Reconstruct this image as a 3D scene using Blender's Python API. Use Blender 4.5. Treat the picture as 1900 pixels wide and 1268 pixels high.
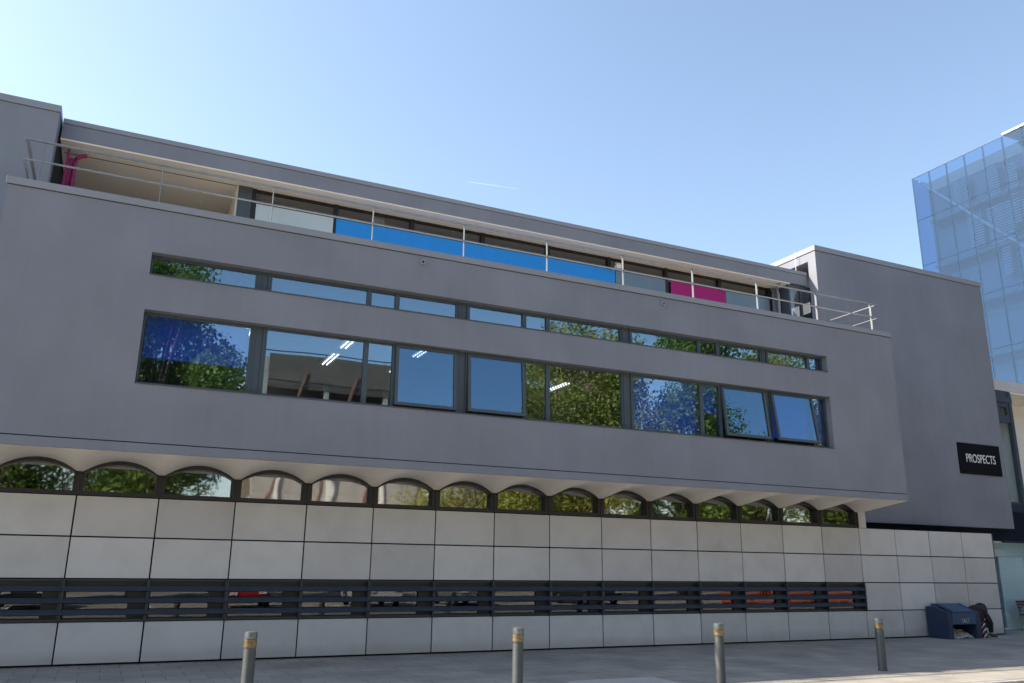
import bpy, bmesh, math, random
from mathutils import Vector, Matrix, Quaternion

random.seed(7)
R = math.radians
for o in list(bpy.data.objects):
    bpy.data.objects.remove(o)
SC = bpy.context.scene
COL = SC.collection

# ---------------------------------------------------------------- camera
cd = bpy.data.cameras.new('camera')
cam = bpy.data.objects.new('camera', cd)
COL.objects.link(cam)
cd.sensor_fit = 'HORIZONTAL'
cd.sensor_width = 36.0
cd.lens = 29.271
cd.clip_start = 0.1
cd.clip_end = 12000
rot = Matrix(((0.9023660234, -0.1231515933, -0.4130002964),
              (-0.4308082278, -0.2314637414, -0.8722550128),
              (0.0118250008, 0.9650172130, -0.2619197336)))
cam.matrix_world = Matrix.Translation((0.52166, -16.48635, 1.67184)) @ rot.to_4x4()
SC.camera = cam

# ---------------------------------------------------------------- world, sun, exposure
SUN_TO = Vector((-1.0, 0.54, 1.0)).normalized()        # towards the sun: high, behind the roof, to the left
EL = math.asin(SUN_TO.z)
AZ = math.atan2(SUN_TO.x, SUN_TO.y)
world = bpy.data.worlds.new('World')
SC.world = world
world.use_nodes = True
wn = world.node_tree
wn.nodes.clear()
sky = wn.nodes.new('ShaderNodeTexSky')
sky.sky_type = 'NISHITA'
sky.sun_disc = False
sky.sun_elevation = EL
sky.sun_rotation = AZ
sky.altitude = 50
sky.air_density = 1.0
sky.dust_density = 1.1
sky.ozone_density = 1.0
bg = wn.nodes.new('ShaderNodeBackground')
bg.inputs['Strength'].default_value = 0.100
wo = wn.nodes.new('ShaderNodeOutputWorld')
hs = wn.nodes.new('ShaderNodeHueSaturation')
hs.inputs['Hue'].default_value = 0.4955
hs.inputs['Saturation'].default_value = 0.92
wn.links.new(sky.outputs[0], hs.inputs['Color'])
wn.links.new(hs.outputs[0], bg.inputs['Color'])
wn.links.new(bg.outputs[0], wo.inputs['Surface'])
ld = bpy.data.lights.new('sun', 'SUN')
ld.energy = 3.9
ld.angle = R(0.53)
ld.color = (1.0, 0.91, 0.78)
sun = bpy.data.objects.new('sun', ld)
COL.objects.link(sun)
sun.rotation_euler = SUN_TO.to_track_quat('Z', 'Y').to_euler()
sun.location = (-20, 20, 40)
SC.view_settings.view_transform = 'Standard'
SC.view_settings.look = 'None'
SC.view_settings.exposure = 1.55
SC.view_settings.gamma = 1.0
SC.cycles.max_bounces = 8
SC.cycles.transparent_max_bounces = 24
SC.cycles.caustics_reflective = False
SC.cycles.caustics_refractive = False

# ---------------------------------------------------------------- materials
def new_mat(name):
    m = bpy.data.materials.new(name)
    m.use_nodes = True
    nt = m.node_tree
    nt.nodes.clear()
    out = nt.nodes.new('ShaderNodeOutputMaterial')
    return m, nt, out

def N(nt, t, **kw):
    n = nt.nodes.new(t)
    for k, v in kw.items():
        if hasattr(n, k):
            setattr(n, k, v)
        else:
            n.inputs[k.replace('_', ' ')].default_value = v
    return n

def L(nt, a, b):
    nt.links.new(a, b)

def ramp(nt, fac, stops):
    r = N(nt, 'ShaderNodeValToRGB')
    el = r.color_ramp.elements
    while len(el) < len(stops):
        el.new(0.5)
    for e, (p, c) in zip(el, stops):
        e.position = p
        e.color = (*c, 1) if len(c) == 3 else c
    L(nt, fac, r.inputs[0])
    return r.outputs[0]

def basic(name, col, rough=0.6, metal=0.0, var=0.08, vscale=3.0, bump=0.0, bscale=40.0, spec=0.5, streak=0.0, coat=0.0):
    """Principled paint or stone with a little large-scale mottling, optional vertical rain streaks and grain."""
    m, nt, out = new_mat(name)
    p = N(nt, 'ShaderNodeBsdfPrincipled')
    p.inputs['Roughness'].default_value = rough
    p.inputs['Metallic'].default_value = metal
    p.inputs['Specular IOR Level'].default_value = spec
    p.inputs['Coat Weight'].default_value = coat
    tc = N(nt, 'ShaderNodeTexCoord')
    nz = N(nt, 'ShaderNodeTexNoise')
    nz.inputs['Scale'].default_value = vscale
    nz.inputs['Detail'].default_value = 6
    L(nt, tc.outputs['Object'], nz.inputs['Vector'])
    lo = tuple(max(0, c * (1 - var)) for c in col)
    hi = tuple(min(1, c * (1 + var)) for c in col)
    c = ramp(nt, nz.outputs['Fac'], [(0.3, lo), (0.7, hi)])
    if streak > 0:
        mp = N(nt, 'ShaderNodeMapping')
        mp.inputs['Scale'].default_value = (3.0, 3.0, 0.12)
        L(nt, tc.outputs['Object'], mp.inputs['Vector'])
        n2 = N(nt, 'ShaderNodeTexNoise')
        n2.inputs['Scale'].default_value = 2.0
        n2.inputs['Detail'].default_value = 5
        L(nt, mp.outputs[0], n2.inputs['Vector'])
        mx = N(nt, 'ShaderNodeMix', data_type='RGBA', blend_type='MULTIPLY')
        mx.inputs['Factor'].default_value = streak
        L(nt, c, mx.inputs[6])
        s = ramp(nt, n2.outputs['Fac'], [(0.35, (0.72, 0.72, 0.72)), (0.6, (1, 1, 1))])
        L(nt, s, mx.inputs[7])
        c = mx.outputs[2]
    L(nt, c, p.inputs['Base Color'])
    if bump > 0:
        b = N(nt, 'ShaderNodeBump')
        b.inputs['Strength'].default_value = bump
        b.inputs['Distance'].default_value = 0.01
        nb = N(nt, 'ShaderNodeTexNoise')
        nb.inputs['Scale'].default_value = bscale
        nb.inputs['Detail'].default_value = 4
        L(nt, tc.outputs['Object'], nb.inputs['Vector'])
        L(nt, nb.outputs['Fac'], b.inputs['Height'])
        L(nt, b.outputs[0], p.inputs['Normal'])
    L(nt, p.outputs[0], out.inputs['Surface'])
    return m

def glass(name, tint, refl, wav=0.02, wscale=0.9, rcol=(1, 1, 1), rough=0.004):
    """Coated glazing: mirror share that grows at grazing angles over a tinted see-through layer, slightly wavy."""
    m, nt, out = new_mat(name)
    g = N(nt, 'ShaderNodeBsdfGlossy')
    g.inputs['Roughness'].default_value = rough
    g.inputs['Color'].default_value = (*rcol, 1)
    t = N(nt, 'ShaderNodeBsdfTransparent')
    t.inputs['Color'].default_value = (*tint, 1)
    geo = N(nt, 'ShaderNodeNewGeometry')
    dt = N(nt, 'ShaderNodeVectorMath', operation='DOT_PRODUCT')
    L(nt, geo.outputs['Incoming'], dt.inputs[0])
    L(nt, geo.outputs['Normal'], dt.inputs[1])
    ab = N(nt, 'ShaderNodeMath', operation='ABSOLUTE')
    L(nt, dt.outputs['Value'], ab.inputs[0])
    iv = N(nt, 'ShaderNodeMath', operation='SUBTRACT', use_clamp=True)
    iv.inputs[0].default_value = 1.0
    L(nt, ab.outputs[0], iv.inputs[1])
    pw = N(nt, 'ShaderNodeMath', operation='POWER')
    L(nt, iv.outputs[0], pw.inputs[0])
    pw.inputs[1].default_value = 5.0
    a = N(nt, 'ShaderNodeMath', operation='MULTIPLY_ADD', use_clamp=True)
    L(nt, pw.outputs[0], a.inputs[0])
    a.inputs[1].default_value = 1.0 - refl
    a.inputs[2].default_value = refl
    tc = N(nt, 'ShaderNodeTexCoord')
    nz = N(nt, 'ShaderNodeTexNoise')
    nz.inputs['Scale'].default_value = wscale
    nz.inputs['Detail'].default_value = 1
    L(nt, tc.outputs['Object'], nz.inputs['Vector'])
    b = N(nt, 'ShaderNodeBump')
    b.inputs['Strength'].default_value = 1.0
    b.inputs['Distance'].default_value = wav
    L(nt, nz.outputs['Fac'], b.inputs['Height'])
    L(nt, b.outputs[0], g.inputs['Normal'])
    mx = N(nt, 'ShaderNodeMixShader')
    L(nt, a.outputs[0], mx.inputs[0])
    L(nt, t.outputs[0], mx.inputs[1])
    L(nt, g.outputs[0], mx.inputs[2])
    L(nt, mx.outputs[0], out.inputs['Surface'])
    return m

def lamp(name, col, strength):
    m, nt, out = new_mat(name)
    e = N(nt, 'ShaderNodeEmission')
    e.inputs['Color'].default_value = (*col, 1)
    e.inputs['Strength'].default_value = strength
    L(nt, e.outputs[0], out.inputs['Surface'])
    return m

PW, PH = 1.32781, 0.7          # cladding module

def cladding_mat():
    m, nt, out = new_mat('stone_panels')
    p = N(nt, 'ShaderNodeBsdfPrincipled')
    p.inputs['Roughness'].default_value = 0.62
    tc = N(nt, 'ShaderNodeTexCoord')
    sep = N(nt, 'ShaderNodeSeparateXYZ')
    L(nt, tc.outputs['Object'], sep.inputs[0])
    cells = []
    for ax, size in (('X', PW), ('Z', PH)):
        d = N(nt, 'ShaderNodeMath', operation='DIVIDE')
        L(nt, sep.outputs[ax], d.inputs[0])
        d.inputs[1].default_value = size
        fl = N(nt, 'ShaderNodeMath', operation='FLOOR')
        L(nt, d.outputs[0], fl.inputs[0])
        cells.append(fl.outputs[0])
    cb = N(nt, 'ShaderNodeCombineXYZ')
    L(nt, cells[0], cb.inputs[0])
    L(nt, cells[1], cb.inputs[2])
    wnz = N(nt, 'ShaderNodeTexWhiteNoise', noise_dimensions='3D')
    L(nt, cb.outputs[0], wnz.inputs['Vector'])
    tone = ramp(nt, wnz.outputs['Value'], [(0.0, (0.495, 0.468, 0.455)), (0.5, (0.565, 0.535, 0.52)), (1.0, (0.63, 0.60, 0.585))])
    nz = N(nt, 'ShaderNodeTexNoise')
    nz.inputs['Scale'].default_value = 1.6
    nz.inputs['Detail'].default_value = 7
    nz.inputs['Roughness'].default_value = 0.62
    off = N(nt, 'ShaderNodeVectorMath', operation='MULTIPLY_ADD')
    L(nt, wnz.outputs['Color'], off.inputs[0])
    off.inputs[1].default_value = (5, 5, 5)
    L(nt, tc.outputs['Object'], off.inputs[2])
    L(nt, off.outputs[0], nz.inputs['Vector'])
    stain = ramp(nt, nz.outputs['Fac'], [(0.28, (0.80, 0.78, 0.76)), (0.55, (1, 1, 1)), (0.75, (1.0, 0.99, 0.97))])
    mx = N(nt, 'ShaderNodeMix', data_type='RGBA', blend_type='MULTIPLY')
    mx.inputs['Factor'].default_value = 0.55
    L(nt, tone, mx.inputs[6])
    L(nt, stain, mx.inputs[7])
    # soft grey weather blotches of their own shape
    n3 = N(nt, 'ShaderNodeTexNoise')
    n3.inputs['Scale'].default_value = 0.55
    n3.inputs['Detail'].default_value = 8
    L(nt, tc.outputs['Object'], n3.inputs['Vector'])
    blot = ramp(nt, n3.outputs['Fac'], [(0.30, (0.74, 0.73, 0.72)), (0.42, (1, 1, 1))])
    mx2 = N(nt, 'ShaderNodeMix', data_type='RGBA', blend_type='MULTIPLY')
    mx2.inputs['Factor'].default_value = 0.42
    L(nt, mx.outputs[2], mx2.inputs[6])
    L(nt, blot, mx2.inputs[7])
    zr = N(nt, 'ShaderNodeMath', operation='MULTIPLY_ADD')
    L(nt, n3.outputs['Fac'], zr.inputs[0])
    zr.inputs[1].default_value = -0.22
    L(nt, sep.outputs['Z'], zr.inputs[2])
    sp = ramp(nt, zr.outputs[0], [(0.0, (0.84, 0.82, 0.80)), (0.16, (1, 1, 1))])
    mx3 = N(nt, 'ShaderNodeMix', data_type='RGBA', blend_type='MULTIPLY')
    mx3.inputs['Factor'].default_value = 1.0
    L(nt, mx2.outputs[2], mx3.inputs[6])
    L(nt, sp, mx3.inputs[7])
    L(nt, mx3.outputs[2], p.inputs['Base Color'])
    b = N(nt, 'ShaderNodeBump')
    b.inputs['Strength'].default_value = 0.12
    b.inputs['Distance'].default_value = 0.004
    nb = N(nt, 'ShaderNodeTexNoise')
    nb.inputs['Scale'].default_value = 60
    L(nt, tc.outputs['Object'], nb.inputs['Vector'])
    L(nt, nb.outputs['Fac'], b.inputs['Height'])
    L(nt, b.outputs[0], p.inputs['Normal'])
    L(nt, p.outputs[0], out.inputs['Surface'])
    return m

def paving_mat():
    m, nt, out = new_mat('paving_slabs')
    p = N(nt, 'ShaderNodeBsdfPrincipled')
    p.inputs['Roughness'].default_value = 0.85
    tc = N(nt, 'ShaderNodeTexCoord')
    mp = N(nt, 'ShaderNodeMapping')
    mp.inputs['Location'].default_value = (0.18, 0.11, 0)
    L(nt, tc.outputs['Object'], mp.inputs['Vector'])
    br = N(nt, 'ShaderNodeTexBrick')
    br.inputs['Scale'].default_value = 1.0
    br.inputs['Brick Width'].default_value = 0.6
    br.inputs['Row Height'].default_value = 0.45
    br.inputs['Mortar Size'].default_value = 0.008
    br.inputs['Mortar Smooth'].default_value = 0.35
    br.inputs['Color1'].default_value = (0.275, 0.255, 0.225, 1)
    br.inputs['Color2'].default_value = (0.32, 0.297, 0.265, 1)
    br.inputs['Mortar'].default_value = (0.135, 0.127, 0.115, 1)
    br.offset = 0.5
    L(nt, mp.outputs[0], br.inputs['Vector'])
    n1 = N(nt, 'ShaderNodeTexNoise')
    n1.inputs['Scale'].default_value = 0.9
    n1.inputs['Detail'].default_value = 8
    L(nt, tc.outputs['Object'], n1.inputs['Vector'])
    d = ramp(nt, n1.outputs['Fac'], [(0.3, (0.72, 0.72, 0.72)), (0.65, (1.1, 1.08, 1.05))])
    mx = N(nt, 'ShaderNodeMix', data_type='RGBA', blend_type='MULTIPLY')
    mx.inputs['Factor'].default_value = 1.0
    L(nt, br.outputs['Color'], mx.inputs[6])
    L(nt, d, mx.inputs[7])
    n2 = N(nt, 'ShaderNodeTexVoronoi')
    n2.inputs['Scale'].default_value = 1.7
    L(nt, tc.outputs['Object'], n2.inputs['Vector'])
    gum = ramp(nt, n2.outputs['Distance'], [(0.045, (0.55, 0.55, 0.55)), (0.06, (1, 1, 1))])
    mx2 = N(nt, 'ShaderNodeMix', data_type='RGBA', blend_type='MULTIPLY')
    mx2.inputs['Factor'].default_value = 0.5
    L(nt, mx.outputs[2], mx2.inputs[6])
    L(nt, gum, mx2.inputs[7])
    L(nt, mx2.outputs[2], p.inputs['Base Color'])
    b = N(nt, 'ShaderNodeBump')
    b.inputs['Strength'].default_value = 0.35
    b.inputs['Distance'].default_value = 0.006
    nb = N(nt, 'ShaderNodeTexNoise')
    nb.inputs['Scale'].default_value = 35
    nb.inputs['Detail'].default_value = 6
    L(nt, tc.outputs['Object'], nb.inputs['Vector'])
    mm = N(nt, 'ShaderNodeMath', operation='SUBTRACT')
    L(nt, nb.outputs['Fac'], mm.inputs[0])
    L(nt, br.outputs['Fac'], mm.inputs[1])
    L(nt, mm.outputs[0], b.inputs['Height'])
    L(nt, b.outputs[0], p.inputs['Normal'])
    L(nt, p.outputs[0], out.inputs['Surface'])
    return m

def leaf_mat(name, a, b_):
    m, nt, out = new_mat(name)
    tc = N(nt, 'ShaderNodeTexCoord')
    nz = N(nt, 'ShaderNodeTexNoise')
    nz.inputs['Scale'].default_value = 1.3
    nz.inputs['Detail'].default_value = 5
    L(nt, tc.outputs['Object'], nz.inputs['Vector'])
    c = ramp(nt, nz.outputs['Fac'], [(0.35, a), (0.65, b_)])
    d = N(nt, 'ShaderNodeBsdfPrincipled')
    d.inputs['Roughness'].default_value = 0.5
    L(nt, c, d.inputs['Base Color'])
    tr = N(nt, 'ShaderNodeBsdfTranslucent')
    L(nt, c, tr.inputs['Color'])
    mx = N(nt, 'ShaderNodeMixShader')
    mx.inputs[0].default_value = 0.5
    L(nt, d.outputs[0], mx.inputs[1])
    L(nt, tr.outputs[0], mx.inputs[2])
    L(nt, mx.outputs[0], out.inputs['Surface'])
    return m

def brick_mat():
    m, nt, out = new_mat('red_brick')
    p = N(nt, 'ShaderNodeBsdfPrincipled')
    p.inputs['Roughness'].default_value = 0.85
    tc = N(nt, 'ShaderNodeTexCoord')
    mp = N(nt, 'ShaderNodeMapping')
    mp.inputs['Rotation'].default_value = (R(90), 0, 0)
    L(nt, tc.outputs['Object'], mp.inputs['Vector'])
    br = N(nt, 'ShaderNodeTexBrick')
    br.inputs['Scale'].default_value = 1.0
    br.inputs['Brick Width'].default_value = 0.225
    br.inputs['Row Height'].default_value = 0.075
    br.inputs['Mortar Size'].default_value = 0.01
    br.inputs['Color1'].default_value = (0.30, 0.10, 0.06, 1)
    br.inputs['Color2'].default_value = (0.40, 0.15, 0.09, 1)
    br.inputs['Mortar'].default_value = (0.4, 0.36, 0.32, 1)
    L(nt, mp.outputs[0], br.inputs['Vector'])
    L(nt, br.outputs['Color'], p.inputs['Base Color'])
    L(nt, p.outputs[0], out.inputs['Surface'])
    return m

def louvre_cloth_mat(name, c1, c2, pitch):
    """Venetian or roller slats: fine horizontal ribs across the curtain."""
    m, nt, out = new_mat(name)
    p = N(nt, 'ShaderNodeBsdfPrincipled')
    p.inputs['Roughness'].default_value = 0.6
    tc = N(nt, 'ShaderNodeTexCoord')
    w = N(nt, 'ShaderNodeTexWave', wave_type='BANDS', bands_direction='Z', wave_profile='SIN')
    w.inputs['Scale'].default_value = 0.314 / pitch
    L(nt, tc.outputs['Object'], w.inputs['Vector'])
    c = ramp(nt, w.outputs['Fac'], [(0.1, c1), (0.5, c2)])
    L(nt, c, p.inputs['Base Color'])
    L(nt, p.outputs[0], out.inputs['Surface'])
    return m

M = {}
M['render'] = basic('grey_render', (0.222, 0.232, 0.268), 0.9, var=0.085, vscale=0.7, bump=0.4, bscale=55, spec=0.2, streak=0.12)
M['render_pale'] = basic('pale_render', (0.56, 0.54, 0.53), 0.9, var=0.05, vscale=1.5, bump=0.25, bscale=90, spec=0.2)
M['coping'] = basic('grey_coping_metal', (0.25, 0.26, 0.29), 0.5, var=0.04, vscale=1.2)
M['soffit'] = basic('cream_soffit_paint', (0.82, 0.745, 0.65), 0.85, var=0.03, vscale=1.0, spec=0.2)
M['soffit_low'] = basic('white_vault_plaster', (0.93, 0.87, 0.79), 0.85, var=0.035, vscale=1.3, spec=0.2)
M['panel'] = cladding_mat()
M['joint'] = basic('dark_joint', (0.005, 0.005, 0.007), 0.8)
M['frame'] = basic('grey_blue_frame', (0.058, 0.075, 0.092), 0.42, var=0.05)
M['frame_dark'] = basic('dark_brown_frame', (0.012, 0.012, 0.012), 0.5, var=0.06)
M['louvre'] = basic('navy_louvre_metal', (0.020, 0.029, 0.046), 0.45, var=0.06)
M['glass'] = glass('window_glass', (0.84, 0.89, 0.94), 0.18, 0.0018, 0.7, (0.66, 0.86, 1.0), 0.009)
M['glass_open'] = glass('sash_glass', (0.60, 0.70, 0.80), 0.155, 0.001, 0.6, (0.50, 0.78, 1.0))
M['glass_arch'] = glass('arch_glass', (0.7, 0.74, 0.74), 0.26, 0.003, 1.3, (1, 1, 1), 0.022)
M['glass_low'] = glass('strip_glass', (0.62, 0.64, 0.66), 0.06, 0.002, 1.0)
M['glass_top'] = glass('clerestory_glass', (0.74, 0.77, 0.78), 0.09, 0.0012, 0.8)
M['glass_shop'] = glass('shopfront_glass', (0.96, 0.985, 0.985), 0.06, 0.001, 0.6)
M['glass_tower'] = glass('tower_glass', (0.50, 0.64, 0.78), 0.075, 0.001, 0.3, (0.60, 0.79, 0.97))
M['blue_panel'] = basic('blue_panel', (0.012, 0.28, 0.80), 0.6, var=0.03)
M['pink_panel'] = basic('magenta_panel', (0.38, 0.006, 0.17), 0.65, var=0.03)
M['frost'] = basic('frosted_infill', (0.50, 0.58, 0.60), 0.3, var=0.05, vscale=1.0)
M['steel_infill'] = basic('grey_blue_infill', (0.14, 0.205, 0.27), 0.25, var=0.08, vscale=0.8)
M['blind'] = basic('blue_roller_blind', (0.03, 0.11, 0.62), 0.7, var=0.05)
M['steel'] = basic('galvanised_steel', (0.27, 0.29, 0.30), 0.38, 0.55, var=0.1, vscale=6)
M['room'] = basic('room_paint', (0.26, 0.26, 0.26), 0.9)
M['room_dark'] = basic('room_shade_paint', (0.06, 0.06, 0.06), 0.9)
M['carpet'] = basic('carpet', (0.10, 0.11, 0.13), 0.95)
M['pier_red'] = basic('room_red_paint', (0.38, 0.06, 0.07), 0.7)
M['tube'] = lamp('fluorescent_tube', (1.0, 0.97, 0.92), 1.1)
M['black'] = basic('black_sign_board', (0.004, 0.004, 0.006), 0.7, var=0.1, spec=0.15)
M['white'] = basic('white_lettering', (0.78, 0.78, 0.78), 0.5)
M['bollard'] = basic('bollard_paint', (0.062, 0.067, 0.067), 0.5, 0.1, var=0.14, vscale=7, bump=0.1, bscale=50)
M['bollard_cap'] = basic('bollard_cap_metal', (0.15, 0.165, 0.17), 0.35, 0.5, var=0.12, vscale=9)
M['band'] = basic('amber_reflector', (0.175, 0.125, 0.055), 0.4, var=0.45, vscale=22)
M['bin'] = basic('navy_plastic', (0.014, 0.028, 0.072), 0.5, var=0.16, vscale=4)
M['bin_lid'] = basic('blue_lid_plastic', (0.030, 0.064, 0.13), 0.5, var=0.14, vscale=5)
M['salt'] = basic('dirty_rock_salt', (0.46, 0.40, 0.36), 0.95, var=0.35, vscale=9, bump=0.8, bscale=30)
M['sticker'] = basic('red_sticker', (0.15, 0.03, 0.03), 0.5, var=0.3, vscale=30)
M['coat'] = basic('dark_brown_coat', (0.030, 0.016, 0.017), 0.85, var=0.25, vscale=8, bump=0.6, bscale=14)
M['trousers'] = basic('black_trousers', (0.010, 0.011, 0.014), 0.9, var=0.2, vscale=9, bump=0.5, bscale=18)
M['shoe'] = basic('grey_shoe', (0.04, 0.05, 0.06), 0.6, var=0.2, vscale=20)
M['skin'] = basic('skin', (0.32, 0.19, 0.14), 0.6, var=0.06, vscale=12)
M['hair'] = basic('dark_hair', (0.012, 0.009, 0.008), 0.6, var=0.3, vscale=40)
M['asphalt'] = basic('road_asphalt', (0.40, 0.37, 0.32), 0.9, var=0.18, vscale=2.0, bump=0.5, bscale=60)
M['ground'] = basic('open_ground', (0.30, 0.27, 0.22), 0.95, var=0.25, vscale=0.4)
M['paving'] = paving_mat()
M['kerb'] = basic('kerb_stone', (0.30, 0.28, 0.26), 0.85, var=0.12, vscale=5)
M['slab_pale'] = basic('pale_new_slabs', (0.40, 0.38, 0.35), 0.85, var=0.06, vscale=3, bump=0.2)
M['terrace'] = basic('warm_terrace_tiles', (0.68, 0.57, 0.45), 0.85, var=0.08)
M['litter'] = basic('dry_litter', (0.30, 0.26, 0.20), 0.9, var=0.5, vscale=9)
M['faded'] = basic('faded_lettering', (0.36, 0.37, 0.37), 0.7, var=0.35, vscale=30)
M['pink_dark'] = basic('dark_magenta_paint', (0.26, 0.006, 0.085), 0.5, var=0.05)
M['line'] = basic('road_paint', (0.75, 0.75, 0.72), 0.7, var=0.1)
M['bark'] = basic('bark', (0.09, 0.065, 0.045), 0.9, var=0.3, vscale=8, bump=0.6, bscale=20)
M['leaf_a'] = leaf_mat('green_leaves', (0.09, 0.16, 0.03), (0.22, 0.30, 0.06))
M['leaf_b'] = leaf_mat('yellow_green_leaves', (0.16, 0.20, 0.03), (0.40, 0.38, 0.09))
M['brick'] = brick_mat()
M['concrete'] = basic('concrete', (0.36, 0.33, 0.30), 0.85, var=0.15, vscale=0.8)
M['brown'] = basic('brown_cladding', (0.17, 0.135, 0.105), 0.7, var=0.15, vscale=0.8)
M['rust'] = basic('rust_steel', (0.20, 0.09, 0.06), 0.7, var=0.2)
M['tyre'] = basic('rubber', (0.012, 0.012, 0.012), 0.8)
M['chrome'] = basic('bare_alloy', (0.5, 0.5, 0.5), 0.3, 0.9)
M['car_red'] = basic('red_car_paint', (0.30, 0.012, 0.012), 0.25, coat=1.0, var=0.02)
M['car_white'] = basic('white_car_paint', (0.72, 0.72, 0.72), 0.25, coat=1.0, var=0.02)
M['car_dark'] = basic('charcoal_car_paint', (0.025, 0.028, 0.033), 0.25, coat=1.0, var=0.02)
M['car_silver'] = basic('silver_car_paint', (0.38, 0.39, 0.40), 0.3, 0.6, coat=1.0, var=0.02)
M['car_glass'] = basic('car_window', (0.01, 0.012, 0.014), 0.05)
M['light_lens'] = basic('clear_lens', (0.7, 0.7, 0.68), 0.1)
M['orange'] = basic('orange_plastic', (0.72, 0.09, 0.015), 0.5, var=0.06)
M['bench_wood'] = basic('bench_slats', (0.10, 0.05, 0.04), 0.7, var=0.25, vscale=10)
M['bench_end'] = basic('pale_green_metal', (0.30, 0.36, 0.33), 0.45, var=0.1)
M['shutter'] = louvre_cloth_mat('pale_shutter_slats', (0.55, 0.68, 0.72), (0.78, 0.88, 0.9), 0.055)
M['pale_blue'] = basic('pale_blue_board', (0.62, 0.78, 0.80), 0.6, var=0.04)
M['tower_slat'] = basic('tower_slats', (0.125, 0.165, 0.205), 0.6, var=0.06)
M['tower_core'] = basic('tower_core', (0.045, 0.075, 0.11), 0.8, var=0.12, vscale=0.3)
M['tower_tube'] = basic('white_brace', (0.14, 0.18, 0.22), 0.4)
M['annex_wall'] = basic('warm_white_wall', (0.85, 0.80, 0.72), 0.85, var=0.03)
M['lamp_white'] = basic('white_lamp_body', (0.72, 0.70, 0.64), 0.4)
M['yellow_vest'] = basic('hi_vis_yellow', (0.45, 0.75, 0.03), 0.8)

# ---------------------------------------------------------------- mesh helpers
class MB:
    def __init__(s):
        s.v, s.f, s.smooth = [], [], []

    def add(s, vs, fs, smooth=False):
        k = len(s.v)
        s.v += [tuple(p) for p in vs]
        s.f += [tuple(i + k for i in f) for f in fs]
        s.smooth += [smooth] * len(fs)
        return s

    def box(s, x0, x1, y0, y1, z0, z1):
        x0, x1 = min(x0, x1), max(x0, x1)
        y0, y1 = min(y0, y1), max(y0, y1)
        z0, z1 = min(z0, z1), max(z0, z1)
        vs = [(x0, y0, z0), (x1, y0, z0), (x1, y1, z0), (x0, y1, z0), (x0, y0, z1), (x1, y0, z1), (x1, y1, z1), (x0, y1, z1)]
        return s.add(vs, [(3, 2, 1, 0), (4, 5, 6, 7), (0, 1, 5, 4), (1, 2, 6, 5), (2, 3, 7, 6), (3, 0, 4, 7)])

    def quad(s, a, b, c, d):
        return s.add([a, b, c, d], [(0, 1, 2, 3)])

    def bar(s, a, b, w, h=None, up=(0, 0, 1)):
        """rectangular bar from a to b"""
        a, b = Vector(a), Vector(b)
        h = w if h is None else h
        d = (b - a).normalized()
        u = Vector(up)
        if abs(d.dot(u)) > 0.98:
            u = Vector((0, 1, 0))
        r = d.cross(u).normalized()
        u = r.cross(d).normalized()
        vs = []
        for p in (a, b):
            for sx, sz in ((-1, -1), (1, -1), (1, 1), (-1, 1)):
                vs.append(p + r * (sx * w / 2) + u * (sz * h / 2))
        return s.add(vs, [(3, 2, 1, 0), (4, 5, 6, 7), (0, 1, 5, 4), (1, 2, 6, 5), (2, 3, 7, 6), (3, 0, 4, 7)])

    def tube(s, pts, rad, n=10, caps=True):
        pts = [Vector(p) for p in pts]
        if not isinstance(rad, (list, tuple)):
            rad = [rad] * len(pts)
        rings = []
        for i, p in enumerate(pts):
            d = (pts[min(i + 1, len(pts) - 1)] - pts[max(i - 1, 0)]).normalized()
            u = Vector((0, 0, 1)) if abs(d.z) < 0.9 else Vector((0, 1, 0))
            r = d.cross(u).normalized()
            u = r.cross(d)
            rings.append([p + (r * math.cos(2 * math.pi * k / n) + u * math.sin(2 * math.pi * k / n)) * rad[i] for k in range(n)])
        vs = [q for ring in rings for q in ring]
        fs = []
        for i in range(len(pts) - 1):
            for k in range(n):
                fs.append((i * n + k, i * n + (k + 1) % n, (i + 1) * n + (k + 1) % n, (i + 1) * n + k))
        s.add(vs, fs, True)
        if caps:
            s.add(rings[0], [tuple(range(n))])
            s.add(rings[-1], [tuple(reversed(range(n)))])
        return s

    def lathe(s, prof, c=(0, 0, 0), n=28):
        """profile of (radius, z) turned about a vertical axis"""
        vs, fs = [], []
        for r, z in prof:
            for k in range(n):
                a = 2 * math.pi * k / n
                vs.append((c[0] + r * math.cos(a), c[1] + r * math.sin(a), c[2] + z))
        for i in range(len(prof) - 1):
            for k in range(n):
                fs.append((i * n + k, i * n + (k + 1) % n, (i + 1) * n + (k + 1) % n, (i + 1) * n + k))
        return s.add(vs, fs, True)

    def prism(s, poly, y0, y1):
        """polygon in x,z extruded from y0 to y1 (counter-clockwise seen from -y)"""
        n = len(poly)
        vs = [(x, y0, z) for x, z in poly] + [(x, y1, z) for x, z in poly]
        fs = [tuple(range(n)), tuple(reversed(range(n, 2 * n)))]
        for i in range(n):
            j = (i + 1) % n
            fs.append((j, i, i + n, j + n))
        return s.add(vs, fs)

    def build(s, name, mat, parent=None, bevel=0.0, sharp=True):
        me = bpy.data.meshes.new(name)
        me.from_pydata(s.v, [], s.f)
        me.polygons.foreach_set('use_smooth', s.smooth)
        me.update()
        if any(s.smooth):
            try:
                me.set_sharp_from_angle(angle=R(40))
            except Exception:
                pass
        o = bpy.data.objects.new(name, me)
        COL.objects.link(o)
        mats = mat if isinstance(mat, (list, tuple)) else [mat]
        for mm in mats:
            me.materials.append(mm)
        if parent:
            o.parent = parent
        if bevel:
            b = o.modifiers.new('bevel', 'BEVEL')
            b.width = bevel
            b.segments = 2
            b.limit_method = 'ANGLE'
        return o

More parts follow.
